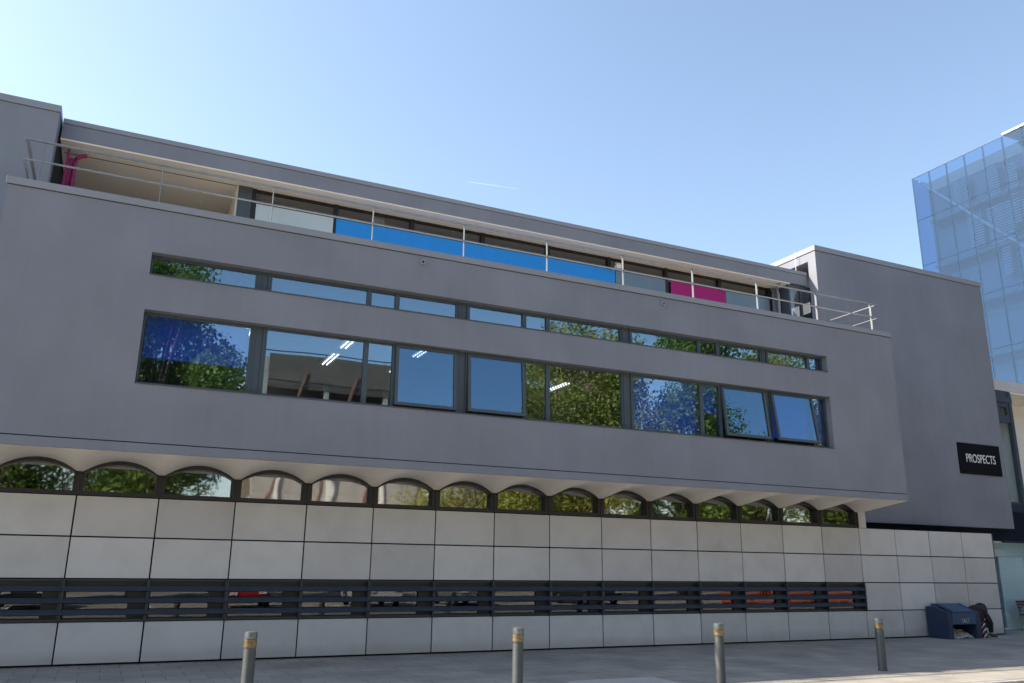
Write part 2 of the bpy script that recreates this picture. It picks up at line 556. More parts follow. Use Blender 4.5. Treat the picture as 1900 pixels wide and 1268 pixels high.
def tag(o, label=None, cat=None, group=None, kind=None):
    if label: o['label'] = label
    if cat: o['category'] = cat
    if group: o['group'] = group
    if kind: o['kind'] = kind
    return o

def empty(name, loc=(0, 0, 0), rz=0.0):
    o = bpy.data.objects.new(name, None)
    o.empty_display_size = 0.2
    COL.objects.link(o)
    o.location = loc
    o.rotation_euler = (0, 0, rz)
    return o

def copy_tree(o, parent=None):
    c = o.copy()
    COL.objects.link(c)
    if parent: c.parent = parent
    for ch in list(o.children):
        copy_tree(ch, c)
    return c

def wall_holes(mb, x0, x1, z0, z1, holes, y0, y1):
    """front wall sheet (y0) with square holes and their reveals back to y1"""
    xs = sorted({x0, x1, *[h[0] for h in holes], *[h[1] for h in holes]})
    zs = sorted({z0, z1, *[h[2] for h in holes], *[h[3] for h in holes]})
    for i in range(len(xs) - 1):
        for j in range(len(zs) - 1):
            cx, cz = (xs[i] + xs[i + 1]) / 2, (zs[j] + zs[j + 1]) / 2
            if any(h[0] < cx < h[1] and h[2] < cz < h[3] for h in holes):
                continue
            for y, fl in ((y0, False), (y1, True)):
                q = [(xs[i], y, zs[j]), (xs[i + 1], y, zs[j]), (xs[i + 1], y, zs[j + 1]), (xs[i], y, zs[j + 1])]
                mb.quad(*(reversed(q) if fl else q))
    for a, b, c, d in holes:
        mb.quad((a, y0, d), (b, y0, d), (b, y1, d), (a, y1, d))
        mb.quad((a, y0, c), (a, y1, c), (b, y1, c), (b, y0, c))
        mb.quad((a, y0, c), (a, y0, d), (a, y1, d), (a, y1, c))
        mb.quad((b, y0, c), (b, y1, c), (b, y1, d), (b, y0, d))
    for a in (x0, x1):
        mb.quad((a, y0, z0), (a, y1, z0), (a, y1, z1), (a, y0, z1))
    for c in (z0, z1):
        mb.quad((x0, y0, c), (x1, y0, c), (x1, y1, c), (x0, y1, c))
    return mb

def ring_frame(mb, x0, x1, z0, z1, y0, y1, w, wb=None):
    wb = w if wb is None else wb
    mb.box(x0, x0 + w, y0, y1, z0, z1)
    mb.box(x1 - w, x1, y0, y1, z0, z1)
    mb.box(x0 + w, x1 - w, y0, y1, z1 - w, z1)
    mb.box(x0 + w, x1 - w, y0, y1, z0, z0 + wb)
    return mb

# ================================================================ THE SETTING
g = MB()
g.quad((-900, -900, -0.14), (900, -900, -0.14), (900, 900, -0.14), (-900, 900, -0.14))
tag(g.build('ground', M['ground']), kind='structure')
g = MB()
g.quad((-200, -14.2, -0.125), (200, -14.2, -0.125), (200, -6.99, -0.125), (-200, -6.99, -0.125))
tag(g.build('road', M['asphalt']), kind='structure')
g = MB()
g.quad((-200, -42, -0.13), (200, -42, -0.13), (200, -18.5, -0.13), (-200, -18.5, -0.13))
tag(g.build('car_park_surface', M['asphalt']), kind='structure')
g = MB()
g.box(-60, 80, -6.84, 12, -0.3, 0.0)
tag(g.build('pavement', M['paving']), kind='structure')
g = MB()
g.box(-200, 200, -18.5, -14.35, -0.3, 0.0)
tag(g.build('far_pavement', M['paving']), kind='structure')
g = MB()
x = -60.0
while x < 80:
    g.box(x, x + 0.908, -6.985, -6.845, -0.3, -0.002)
    g.box(x, x + 0.908, -14.345, -14.21, -0.3, -0.002)
    x += 0.915
tag(g.build('kerb', M['kerb'], bevel=0.012), kind='structure')
g = MB()
g.box(7.15, 8.75, -5.85, -4.52, 0.0, 0.004)
tag(g.build('pale_paving_patch', M['slab_pale']), kind='structure')
g = MB()
for k in range(-20, 30):
    g.box(k * 4.0, k * 4.0 + 2.0, -10.65, -10.53, -0.125, -0.121)
for k in range(-12, 24):
    g.box(k * 2.6, k * 2.6 + 0.1, -25.2, -20.4, -0.13, -0.126)
tag(g.build('road_markings', M['line']), kind='structure')

# ================================================================ OFFICE BUILDING
office = empty('office_building', (9, 0, 0))
tag(office, 'long grey rendered office with a projecting upper storey over pale stone panels', 'building')
office.location = (0, 0, 0)

YB = -1.33                    # face of the projecting storey
BX0, BX1 = -1.66, 18.97
# --- ground floor cladding: pale slabs with open joints over a dark backing
mb = MB()
J = 0.0125
for k in range(-9, 18):
    for r in range(4):
        if r == 1 and k < 14:
            continue
        z0 = r * PH + (0.035 if r == 0 else J)
        z1 = (r + 1) * PH - J
        jx = random.uniform(-0.0015, 0.0015)
        yy = random.uniform(-0.002, 0.002)
        mb.box(k * PW + J + jx, (k + 1) * PW - J + jx, yy, 0.045, z0, z1)
mb.build('stone_cladding', M['panel'], office, bevel=0.004)
mb = MB()
for z0, z1 in ((-0.02, 0.705), (1.395, 2.80)):
    mb.box(-9 * PW, 18 * PW, 0.05, 0.16, z0, z1)
mb.box(14 * PW, 18 * PW, 0.05, 0.16, 0.706, 1.394)
mb.build('joint_backing', M['joint'], office)
mb = MB()
mb.box(18 * PW - 0.004, 18 * PW + 0.035, 0.002, 1.5, 0.0, 2.8)
mb.build('corner_trim', M['frame'], office)
mb = MB()
mb.box(14 * PW + 0.06, BX1 - 0.04, 0.05, 0.13, 2.80, 3.28)
mb.build('corner_pier', M['render_pale'], office)

# --- arched windows
SPR, RISE, Z0 = 3.205, 0.215, 2.804

def arch_z(u, spr=SPR, rise=RISE, flat=0.0):
    """height of the arch at u in 0..1 across the bay: segment of a circle"""
    h = 0.5
    s = rise / PW
    Rr = (h * h + s * s) / (2 * s)
    t = (u - 0.5)
    return spr + (math.sqrt(max(Rr * Rr - t * t, 0)) - (Rr - s)) * PW

def make_arch():
    mb = MB()
    n = 20
    ya, yb = 0.012, 0.17
    m_ = 0.066
    # uprights, sill, arched head made of short segments
    mb.box(0, 0.085, ya, yb, Z0, SPR)
    mb.box(PW - 0.085, PW, ya, yb, Z0, SPR)
    mb.box(0.085, PW - 0.085, ya, yb, Z0, Z0 + 0.072)
    for i in range(n):
        u0, u1 = i / n, (i + 1) / n
        a0, a1 = arch_z(u0), arch_z(u1)
        x0, x1 = u0 * PW, u1 * PW
        i0 = max(SPR - 0.001, a0 - m_) if 0.085 / PW < u0 < 1 - 0.085 / PW else SPR - 0.001
        i1 = max(SPR - 0.001, a1 - m_) if 0.085 / PW < u1 < 1 - 0.085 / PW else SPR - 0.001
        i0, i1 = max(i0, a0 - m_) if a0 - m_ > SPR else a0 - m_, max(i1, a1 - m_) if a1 - m_ > SPR else a1 - m_
        i0, i1 = a0 - m_, a1 - m_
        mb.add([(x0, ya, i0), (x1, ya, i1), (x1, ya, a1 + 0.01), (x0, ya, a0 + 0.01), (x0, yb, i0), (x1, yb, i1), (x1, yb, a1 + 0.01), (x0, yb, a0 + 0.01)],
               [(0, 1, 2, 3), (7, 6, 5, 4), (1, 0, 4, 5), (3, 2, 6, 7)])
    fr = mb.build('arched_window', M['frame_dark'])
    p = MB()
    top = [(0.075 + (PW - 0.15) * i / 16) for i in range(17)]
    poly = [(0.075, Z0 + 0.06), (PW - 0.075, Z0 + 0.06)] + [(xx, arch_z(xx / PW) - m_ + 0.01) for xx in reversed(top)]
    p.prism(poly, 0.130, 0.142)
    p.build('pane', M['glass_arch'], fr)
    return fr

arch0 = make_arch()
for k in range(-5, 14):
    o = arch0 if k == -5 else copy_tree(arch0)
    o.parent = office
    o.location = (k * PW, 0, 0)
# dark mullion covers between arches
for k in range(-2, 15):
    mb = MB()
    mb.box(k * PW - 0.02, k * PW + 0.02, -0.004, 0.01, Z0 + 0.002, SPR - 0.01)
    mb.build('mullion_cover', M['frame_dark'], office)

# --- scalloped soffit under the projecting storey
mb = MB()
NX, NY = 24, 14
ZF = 3.44
for k in range(-5, 14):
    base = len(mb.v)
    vs, fs = [], []
    for j in range(NY + 1):
        t = j / NY
        y = YB + (0.02 - YB) * t
        for i in range(NX + 1):
            u = i / NX
            uu = min(max((u - 0.045) / 0.91, 0), 1)
            a = arch_z(uu) + 0.004
            s = t ** 0.9
            z = ZF + (a - ZF) * s
            vs.append((k * PW + u * PW, y, z))
    for j in range(NY):
        for i in range(NX):
            p = j * (NX + 1) + i
            fs.append((p, p + NX + 1, p + NX + 2, p + 1))
    mb.add(vs, fs, True)
# half bay closing the right end, down to the pier
zs = SPR + 0.004
e0, e1 = 14 * PW, BX1
mb.quad((e0, YB, ZF), (e0, 0.05, zs + 0.01), (e1, 0.05, zs + 0.03), (e1, YB, ZF))
mb.quad((e1, YB, ZF), (e1, 0.05, zs + 0.03), (e1, 0.3, 3.45), (e1, 0.3, 3.46))
mb.build('vaulted_soffit', M['soffit_low'], office)

# --- projecting storey wall with two ribbon openings
WX0, WX1 = 0.665, 16.575
RIB = [(4.60, 5.91), (6.545, 6.965)]
mb = MB()
wall_holes(mb, BX0, BX1, 3.615, 7.77, [(WX0, WX1, a, b) for a, b in RIB], YB, YB + 0.30)
# side walls and back
mb.box(BX0, BX0 + 0.25, YB + 0.31, 0.995, 3.46, 7.77)
mb.box(BX1 - 0.25, BX1, YB + 0.31, 0.995, 3.46, 7.77)
mb.build('wall', M['render'], office)
mb = MB()
mb.box(BX0 - 0.006, BX1 + 0.006, YB - 0.010, YB + 0.28, 3.442, 3.596)
mb.build('bottom_fascia', M['render'], office, bevel=0.004)
mb = MB()
mb.box(BX0 + 0.01, BX1 - 0.01, YB + 0.006, YB + 0.25, 3.590, 3.62)
mb.build('shadow_groove', M['joint'], office)
mb = MB()
mb.box(BX0 - 0.03, BX1 + 0.02, YB - 0.028, YB + 0.36, 7.775, 7.905)
mb.box(BX0 - 0.03, BX0 + 0.34, YB + 0.361, 0.97, 7.775, 7.905)
mb.box(BX1 - 0.34, BX1 + 0.02, YB + 0.361, 0.97, 7.775, 7.905)
mb.build('parapet_coping', M['coping'], office, bevel=0.008)
mb = MB()
mb.box(BX0 + 0.0, BX1 - 0.0, YB - 0.004, YB + 0.3, 7.764, 7.78)
mb.build('drip_groove', M['joint'], office)
for zz in (4.60, 6.545):
    mb = MB()
    mb.box(WX0 + 0.002, WX1 - 0.002, YB - 0.018, YB + 0.17, zz + 0.001, zz + 0.018)
    mb.build('window_sill', M['frame'], office)
# overflow spouts
for sx in (5.666, 11.564):
    mb = MB()
    mb.lathe([(0.0, -0.01), (0.028, -0.01), (0.028, 0.05), (0.032, 0.055), (0.056, 0.055), (0.060, 0.05), (0.060, 0.0)], n=22)
    o = mb.build('overflow_spout', M['coping'], office)
    o.rotation_euler = (R(90), 0, 0)
    o.location = (sx, YB + 0.001, 7.628)
    d = MB()
    d.lathe([(0.0, 0.0), (0.029, 0.0)], n=22)
    dd = d.build('spout_bore', M['joint'], o)
    dd.location = (0, 0, 0.012)

# --- ribbon windows
YG = YB + 0.17
LAY = [('w', WX0, 2.53), ('p', 2.53, 2.735), ('w', 2.735, 4.66), ('w', 4.66, 5.235), ('o', 5.235, 6.545), ('p', 6.545, 6.76),
       ('o', 6.76, 8.07), ('w', 8.07, 8.64), ('w', 8.64, 10.53), ('p', 10.53, 10.75), ('w', 10.75, 12.68), ('w', 12.68, 13.235),
       ('o', 13.235, 14.58), ('p', 14.58, 14.755), ('o', 14.755, 16.10), ('w', 16.10, WX1)]
TILT = {5.235: 2.2, 6.76: 4.2, 13.235: 6.6, 14.755: 8.2}
BLIND = {WX0: 0.62, 10.75: 1.0, 12.68: 0.55, 14.755: 0.9, 16.10: 0.86}

def ribbon_window(x0, x1, z0, z1, tilt=0.0, blind=0.0):
    w = empty('window', (x0, YG, z1))
    w.parent = office
    W_, H_ = x1 - x0, z1 - z0
    fw = 0.046
    if tilt:
        f = ring_frame(MB(), 0, W_, -H_, 0, 0.0, 0.09, 0.03).build('frame', M['frame'], w)
        s = ring_frame(MB(), 0.012, W_ - 0.012, -H_ + 0.075, 0.0, -0.03, 0.028, 0.062).build('sash', M['frame'], w)
        s.location = (0, -0.012, -0.018)
        s.rotation_euler = (R(-tilt), 0, 0)
        p = MB().box(0.06, W_ - 0.06, -0.006, 0.006, -H_ + 0.125, -0.05).build('pane', M['glass_open'], w)
        p.location = s.location
        p.rotation_euler = s.rotation_euler
    else:
        f = ring_frame(MB(), 0, W_, -H_, 0, 0.0, 0.09, fw).build('frame', M['frame'], w)
        pn = MB().box(fw - 0.004 - W_ / 2, W_ / 2 - fw + 0.004, -0.006, 0.006, -H_ / 2 + fw - 0.004, H_ / 2 - fw + 0.004).build('pane', M['glass'], w)
        pn.location = (W_ / 2, 0.04, -H_ / 2)
        pn.rotation_euler = (R(random.uniform(-0.22, 0.22)), 0, R(random.uniform(-0.25, 0.25)))
    if blind:
        hh = (H_ - 0.1) * blind
        MB().box(0.06, W_ - 0.06, 0.13, 0.136, -0.05 - hh, -0.04).build('roller_blind', M['blind'], w)
    return w

for zi, (za, zb) in enumerate(RIB):
    for t, a, b in LAY:
        if t == 'p':
            mb = MB()
            mb.box(a, b, YG + 0.012, YG + 0.1, za + 0.019, zb)
            mb.box(a, a + 0.028, YG - 0.02, YG + 0.012, za + 0.019, zb)
            mb.box(b - 0.028, b, YG - 0.02, YG + 0.012, za + 0.019, zb)
            mb.build('column_cover', M['frame'], office)
        else:
            ribbon_window(a, b, za + 0.019, zb, TILT.get(a, 0) if (t == 'o' and zi == 0) else 0,
                          BLIND.get(a, 0) if zi == 0 else (1.0 if a == 16.10 else 0))

# --- rooms behind the ribbons
def room(x0, x1, y0, y1, z0, z1, mw, mc, mf):
    MB().quad((x0, y1, z0), (x1, y1, z0), (x1, y1, z1), (x0, y1, z1)).build('room_back_wall', mw, office)
    MB().quad((x0, y0, z0), (x0, y1, z0), (x0, y1, z1), (x0, y0, z1)).build('room_side_wall', mw, office)
    MB().quad((x1, y0, z0), (x1, y0, z1), (x1, y1, z1), (x1, y1, z0)).build('room_side_wall', mw, office)
    MB().quad((x0, y0, z1), (x0, y1, z1), (x1, y1, z1), (x1, y0, z1)).build('room_ceiling', mc, office)
    MB().quad((x0, y0, z0), (x1, y0, z0), (x1, y1, z0), (x0, y1, z0)).build('room_floor', mf, office)

room(BX0 + 0.3, BX1 - 0.3, YB + 0.31, 8.5, 3.75, 7.25, M['room'], M['room'], M['carpet'])
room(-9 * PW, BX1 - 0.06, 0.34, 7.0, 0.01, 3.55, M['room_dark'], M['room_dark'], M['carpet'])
for x, yo in ((3.1, 1.2), (5.6, 1.2), (7.6, 1.2), (12.9, 5.6)):
    for k in range(3 if yo < 2 else 1):
        ya = yo + k * 2.1
        fx = MB()
        for q in range(9):
            fx.box(x - 0.075, x - 0.045, ya + q * 0.16, ya + q * 0.16 + 0.05, 7.19, 7.22)
            fx.box(x + 0.045, x + 0.075, ya + q * 0.16, ya + q * 0.16 + 0.05, 7.19, 7.22)
        o = fx.build('ceiling_light', M['tube'], office)
        hs = MB().box(x - 0.17, x + 0.17, ya - 0.06, ya + 1.5, 7.222, 7.249)
        hs.build('light_housing', M['lamp_white'], o)
mb = MB()
mb.box(6.0, 6.35, 1.2, 1.55, 3.76, 7.24)
mb.build('interior_pillar', M['pier_red'], office)
for x in (2.9, 8.9, 11.2):
    mb = MB()
    mb.box(x, x + 1.4, -0.4, 0.3, 4.46, 4.49)
    mb.box(x + 0.05, x + 0.1, -0.35, 0.25, 3.76, 4.459)
    mb.box(x + 1.3, x + 1.35, -0.35, 0.25, 3.76, 4.459)
    mb.build('desk', M['lamp_white'], office)

# --- strip windows and sun louvres in the ground floor
def make_strip():
    fr = ring_frame(MB(), 0.0, PW, 0.7, 1.4, 0.06, 0.15, 0.055)
    fr.box(PW - 0.30, PW - 0.056, 0.062, 0.148, 0.756, 1.344)
    fr.box(0.056, PW - 0.301, 0.062, 0.148, 1.285, 1.344)
    fr = fr.build('strip_window', M['frame_dark'])
    MB().box(0.05, PW - 0.05, 0.10, 0.11, 0.75, 1.35).build('pane', M['glass_low'], fr)
    return fr

def make_louvre(split):
    mb = MB()
    for zc in (1.235, 1.04, 0.852):
        a, b = (0.012, PW + 0.0) if split else (0.0, PW - 0.012)
        z1 = zc + 0.050
        z0 = zc - 0.046
        vs = [(a, -0.055, z0), (b, -0.055, z0), (b, -0.075, z0 + 0.012), (a, -0.075, z0 + 0.012), (a, -0.02, z1), (b, -0.02, z1), (b, 0.012, z1 - 0.02), (a, 0.012, z1 - 0.02)]
        mb.add(vs, [(0, 1, 7, 6)[::-1] if False else (6, 7, 0, 1), (0, 3, 2, 1)[::-1], (3, 4, 5, 2)[::-1], (4, 6, 7, 5) if False else (7, 6, 5, 4), (0, 7, 4, 3), (1, 2, 5, 6)])
    return mb

strip0 = make_strip()
for k in range(-5, 14):
    o = strip0 if k == -5 else copy_tree(strip0)
    o.parent = office
    o.location = (k * PW, 0, 0)
    lv = make_louvre(k % 2 == 0).build('sun_louvre', M['louvre'], office)
    lv.location = (k * PW, 0, 0)
    fb = MB()
    fb.box(-0.022, 0.022, -0.05, 0.07, 0.70, 1.395)
    if k % 2 == 0:
        fb.box(-0.045, -0.028, -0.062, 0.05, 0.70, 1.395)
    fb.build('louvre_bracket', M['louvre'], lv)
fb = MB()
fb.box(14 * PW - 0.05, 14 * PW - 0.012, -0.062, 0.06, 0.70, 1.395)
fb.build('louvre_end_bracket', M['louvre'], office)
mb = MB()
mb.box(-5 * PW, 14 * PW, -0.012, 0.058, 0.702, 0.742)
mb.box(-5 * PW, 14 * PW, 0.002, 0.058, 1.365, 1.394)
mb.build('louvre_rail', M['louvre'], office)

# --- terrace, setback storey
YF, YGL, ZS, ZR = 1.40, 2.014, 10.058, 10.498
mb = MB()
mb.box(BX0 + 0.26, BX1 - 0.26, YB + 0.33, 7.0, 7.55, 7.70)
mb.build('terrace_floor', M['terrace'], office)
mb = MB()
mb.box(-1.29, 18.935, YF, 9.583, ZS + 0.002, ZR - 0.115)
mb.build('roof_fascia', M['render'], office)
mb = MB()
mb.box(-1.29, 18.937, YF - 0.02, 9.604, ZR - 0.105, ZR)
mb.build('roof_coping', M['coping'], office, bevel=0.006)
mb = MB()
mb.box(-1.29, 18.93, YF + 0.012, 9.481, ZR - 0.114, ZR - 0.106)
mb.build('roof_groove', M['joint'], office)
mb = MB()
mb.box(-1.29, 18.25, YF + 0.004, 9.583, ZS - 0.03, ZS)
mb.build('terrace_soffit', M['soffit'], office)
# glazed screen: posts, sill rail, clerestory panes, coloured infill
GX = [2.668 + 1.9128 * i for i in range(9)]
for i in range(8):
    a, b = GX[i], GX[i + 1]
    w = empty('clerestory_window', (a, YGL, 9.679))
    w.parent = office
    ring_frame(MB(), 0, b - a, 0, 0.346, 0, 0.10, 0.045).build('frame', M['frame_dark'], w)
    MB().box(0.04, b - a - 0.04, 0.05, 0.062, 0.04, 0.30).build('pane', M['glass_top'], w)
for x in GX[:9]:
    mb = MB()
    mb.box(x - 0.05, x + 0.05, YGL - 0.025, YGL - 0.001, 7.71, ZS - 0.032)
    mb.build('glazing_post', M['frame_dark'], office)
mb = MB()
mb.box(GX[0], GX[-1], YGL - 0.018, YGL + 0.09, 9.618, 9.678)
mb.build('glazing_rail', M['frame'], office)
INF = [(2.729, 4.52, 'frost', 'frosted pale infill panel'), (4.591, 6.484, 'blue_panel', 0), (6.484, 8.396, 'blue_panel', 0), (8.396, 10.309, 'blue_panel', 0),
       (10.309, 12.396, 'blue_panel', 0), (12.416, 14.084, 'steel_infill', 'grey blue infill panel'), (14.278, 16.222, 'pink_panel', 'magenta infill panel'),
       (16.242, 17.92, 'steel_infill', 'grey blue infill panel')]
for a, b, mt, lb in INF:
    o = MB().box(a, b - 0.003, YGL - 0.04, YGL - 0.026, 7.72, 9.657).build('infill_panel', M[mt], office)
    o['label'] = lb or 'bright blue infill panel'
mb = MB()
mb.box(5.491, 5.819, YGL + 0.13, YGL + 0.15, 9.69, 9.945)
mb.build('pinned_card', M['lamp_white'], office)
mb = MB()
mb.box(2.709, 17.889, YGL + 2.2, YGL + 2.24, 7.75, ZS - 0.04)
mb.build('corridor_wall', M['room_dark'], office)
# porch at the left end
mb = MB()
mb.box(2.279, 2.341, YGL - 0.02, 5.901, 7.71, ZS - 0.031)
mb.build('porch_side_wall', M['soffit'], office)
mb = MB()
mb.box(-1.239, 2.341, 5.911, 6.054, 7.71, ZS - 0.031)
mb.build('porch_back_wall', M['soffit'], office)
mb = MB()
mb.box(2.31, 2.612, YGL - 0.06, YGL - 0.03, 7.71, ZS - 0.032)
mb.build('grey_end_post', M['frame'], office)
mb = MB()
mb.box(-1.239, 2.279, YGL - 0.012, YGL + 0.012, ZS - 0.038, ZS - 0.0305)
mb.build('ceiling_joint', M['frame'], office)
mb = MB()
for dx, dy in ((0.1, 3.65), (1.6, 3.34)):
    mb.lathe([(0.0, -0.012), (0.05, -0.012), (0.06, 0.0)], (dx, dy, ZS - 0.031), 18)
mb.build('recessed_downlight', M['lamp_white'], office)
pk = MB()
pk.box(-1.155, -1.105, 1.63, 1.69, 7.71, ZS - 0.031)
pk.box(-1.104, -1.0, 1.712, 1.77, 7.71, 9.80)
pk.tube([(-0.79, 1.707, 9.905), (-0.83, 1.707, 9.89), (-0.90, 1.707, 9.865), (-0.965, 1.707, 9.80), (-0.990, 1.707, 9.68), (-0.995, 1.707, 7.72)], 0.043, 14)
pk.lathe([(0.043, 0), (0.055, 0.005), (0.055, 0.06), (0.043, 0.065)], (-0.994, 1.707, 9.219), 16)
pk.build('pink_downpipe', M['pink_dark'], office)
# grey pier, downpipe and glass lobby at the right end
mb = MB()
mb.box(18.03, 18.50, YGL - 0.10, YGL - 0.045, 7.71, ZS - 0.032)
mb.build('lobby_pier', M['render'], office)
mb = MB()
mb.tube([(17.92, 1.451, 10.048), (17.92, 1.584, 9.986), (18.06, 1.748, 9.904), (18.10, 1.768, 9.782), (18.10, 1.768, 7.72)], 0.045, 12)
mb.build('downpipe', M['coping'], office)
lob = empty('lobby_window', (18.22, 1.46, 7.71))
lob.parent = office
fr = MB()
LX = 19.6 - 18.22
for xx in (0.0, 0.47, 0.93, LX - 0.055):
    fr.box(xx, xx + 0.055, 0, 0.09, 0, ZS - 7.71 - 0.002)
fr.box(0, LX, 0.002, 0.088, ZS - 7.71 - 0.09, ZS - 7.71 - 0.004)
fr.build('frame', M['frame'], lob)
MB().box(0.05, LX - 0.03, 0.04, 0.052, 0.02, ZS - 7.71 - 0.085).build('pane', M['glass_top'], lob)
mb = MB()
mb.box(18.30, 19.7, 3.037, 3.078, 7.71, 9.986)
mb.build('lobby_back_wall', M['annex_wall'], office)
mb = MB()
mb.box(18.225, 18.275, 1.564, 3.446, 7.71, 9.986)
mb.build('lobby_side_wall', M['frame'], office)
fl = MB()
fl.box(12.283, 12.437, 1.707, 1.83, 9.638, 9.741)
fl.add([(12.294, 1.666, 9.751), (12.427, 1.666, 9.751), (12.427, 1.789, 9.823), (12.294, 1.789, 9.823), (12.294, 1.707, 9.73), (12.427, 1.707, 9.73), (12.427, 1.83, 9.802), (12.294, 1.83, 9.802)],
       [(0, 1, 2, 3), (7, 6, 5, 4), (0, 4, 5, 1), (2, 6, 7, 3), (1, 5, 6, 2), (0, 3, 7, 4)])
fl.bar((12.355, 1.83, 9.679), (12.355, 2.014, 9.679), 0.03)
fl.build('floodlight', M['lamp_white'], office, bevel=0.004)
mast = MB()
mast.tube([(18.84, 1.707, 10.487), (18.84, 1.707, 11.265)], [0.012, 0.006], 8)
mast.lathe([(0.05, 0), (0.04, 0.05), (0.015, 0.09)], (18.84, 1.707, 10.498), 12)
mast.build('roof_rod', M['lamp_white'], office)

# --- left block and right wing
def tower_block(x0, x1, z0, z1, side_x, sgn):
    """block with a cut opening in the side face at side_x (sgn +1: the side faces +x)"""
    mb = MB()
    y0, y1 = 1.0, 10.4
    oz0, oz1 = 7.72, (10.83 if sgn < 0 else 10.12)
    oy0, oy1 = (1.31 if sgn < 0 else 1.36), 4.2
    mb.quad((x0, y0, z0), (x1, y0, z0), (x1, y0, z1), (x0, y0, z1))
    mb.quad((x1, y1, z0), (x0, y1, z0), (x0, y1, z1), (x1, y1, z1))
    ox = x0 if side_x == x1 else x1
    mb.quad((ox, y0, z0), (ox, y1, z0), (ox, y1, z1), (ox, y0, z1))
    mb.quad((x0, y0, z1), (x1, y0, z1), (x1, y1, z1), (x0, y1, z1))
    mb.quad((x0, y0, z0), (x0, y1, z0), (x1, y1, z0), (x1, y0, z0))
    ys = [y0, oy0, oy1, y1]
    zs = [z0, oz0, oz1, z1]
    for i in range(3):
        for j in range(3):
            if i == 1 and j == 1:
                continue
            mb.quad((side_x, ys[i], zs[j]), (side_x, ys[i + 1], zs[j]), (side_x, ys[i + 1], zs[j + 1]), (side_x, ys[i], zs[j + 1]))
    d = side_x - sgn * 0.9
    mb.quad((side_x, oy0, oz1), (side_x, oy1, oz1), (d, oy1, oz1), (d, oy0, oz1))
    mb.quad((side_x, oy0, oz0), (d, oy0, oz0), (d, oy1, oz0), (side_x, oy1, oz0))
    mb.quad((side_x, oy0, oz0), (side_x, oy0, oz1), (d, oy0, oz1), (d, oy0, oz0))
    mb.quad((side_x, oy1, oz0), (d, oy1, oz0), (d, oy1, oz1), (side_x, oy1, oz1))
    mb.quad((d, oy0, oz0), (d, oy0, oz1), (d, oy1, oz1), (d, oy1, oz0))
    return mb

mb = tower_block(18.95, 26.46, 3.035, 11.085, 18.95, -1)
mb.build('wing_wall', M['render'], office)
mb = MB()
mb.box(18.925, 26.487, 0.974, 10.43, 11.10, 11.264)
mb.build('wing_coping', M['coping'], office, bevel=0.008)
mb = MB()
mb.box(18.962, 26.448, 1.012, 10.38, 11.08, 11.105)
mb.build('wing_groove', M['joint'], office)
mb = tower_block(-22.0, -1.336, 3.0, 10.40, -1.336, 1)
mb.build('left_block_wall', M['render'], office)
mb = MB()
mb.box(-22.0, -1.32, 0.978, 10.43, 10.412, 10.558)
mb.build('left_block_coping', M['coping'], office, bevel=0.008)
mb = MB()
mb.box(-22.0, -1.348, 1.012, 10.3, 10.395, 10.416)
mb.build('left_block_groove', M['joint'], office)
# louvred band under the wing, and the flat roof over the ground floor that it stands behind
mb = MB()
for i in range(11):
    z = 2.67 + i * 0.034
    mb.add([(18.99, 1.20, z), (26.45, 1.20, z), (26.45, 1.23, z + 0.03), (18.99, 1.23, z + 0.03)], [(0, 1, 2, 3)])
    mb.add([(18.99, 1.20, z), (26.45, 1.20, z), (26.45, 1.235, z - 0.002), (18.99, 1.235, z - 0.002)], [(3, 2, 1, 0)])
mb.box(18.99, 26.45, 1.236, 1.26, 2.655, 3.033)
mb.build('wing_louvre_band', M['louvre'], office)
mb = MB()
mb.box(BX1 + 0.01, 18 * PW - 0.005, 0.165, 1.19, 2.70, 2.79)
mb.build('ledge_roof', M['joint'], office)

# ================================================================ TERRACE RAILING
rail = empty('terrace_railing', (-1.53, -1.22, 7.905))
tag(rail, 'grey steel railing of flat posts and two bars along the terrace parapet', 'railing')
PX = [-1.25] + [0.665 + 1.979 * i for i in range(9)] + [18.46]
for x in PX:
    mb = MB()
    b = x + 1.53
    mb.box(b - 0.006, b + 0.006, -0.025, 0.035, 0.0, 0.77)
    mb.box(b - 0.02, b + 0.02, -0.03, 0.04, 0.0, 0.012)
    mb.build('post', M['steel'], rail)
RL = 18.74 + 1.53
mb = MB()
mb.box(0, RL, -0.03, 0.03, 0.765, 0.79)
mb.box(0, 0.05, 0.031, 2.20, 0.766, 0.789)
mb.box(RL - 0.05, RL, 0.031, 2.20, 0.766, 0.789)
mb.build('top_rail', M['steel'], rail)
mb = MB()
mb.box(0, RL, -0.022, 0.022, 0.40, 0.418)
mb.box(0, 0.04, 0.023, 2.20, 0.401, 0.417)
mb.box(RL - 0.04, RL, 0.023, 2.20, 0.401, 0.417)
mb.build('middle_rail', M['steel'], rail)

# ================================================================ NAME BOARD
def text_mesh(name, body, size, mat, parent, loc, rot, width=None, depth=0.004):
    cu = bpy.data.curves.new(name, 'FONT')
    cu.body = body
    cu.size = size
    cu.extrude = depth
    cu.align_x = 'CENTER'
    cu.align_y = 'CENTER'
    t = bpy.data.objects.new(name + '_curve', cu)
    COL.objects.link(t)
    dg = bpy.context.evaluated_depsgraph_get()
    me = bpy.data.meshes.new_from_object(t.evaluated_get(dg))
    me.name = name
    bpy.data.objects.remove(t)
    xs = [v.co.x for v in me.vertices]
    if width:
        k = width / (max(xs) - min(xs))
        for v in me.vertices:
            v.co.x *= k
    me.materials.clear()
    me.materials.append(mat)
    o = bpy.data.objects.new(name, me)
    COL.objects.link(o)
    o.parent = parent
    o.location = loc
    o.rotation_euler = rot
    return o

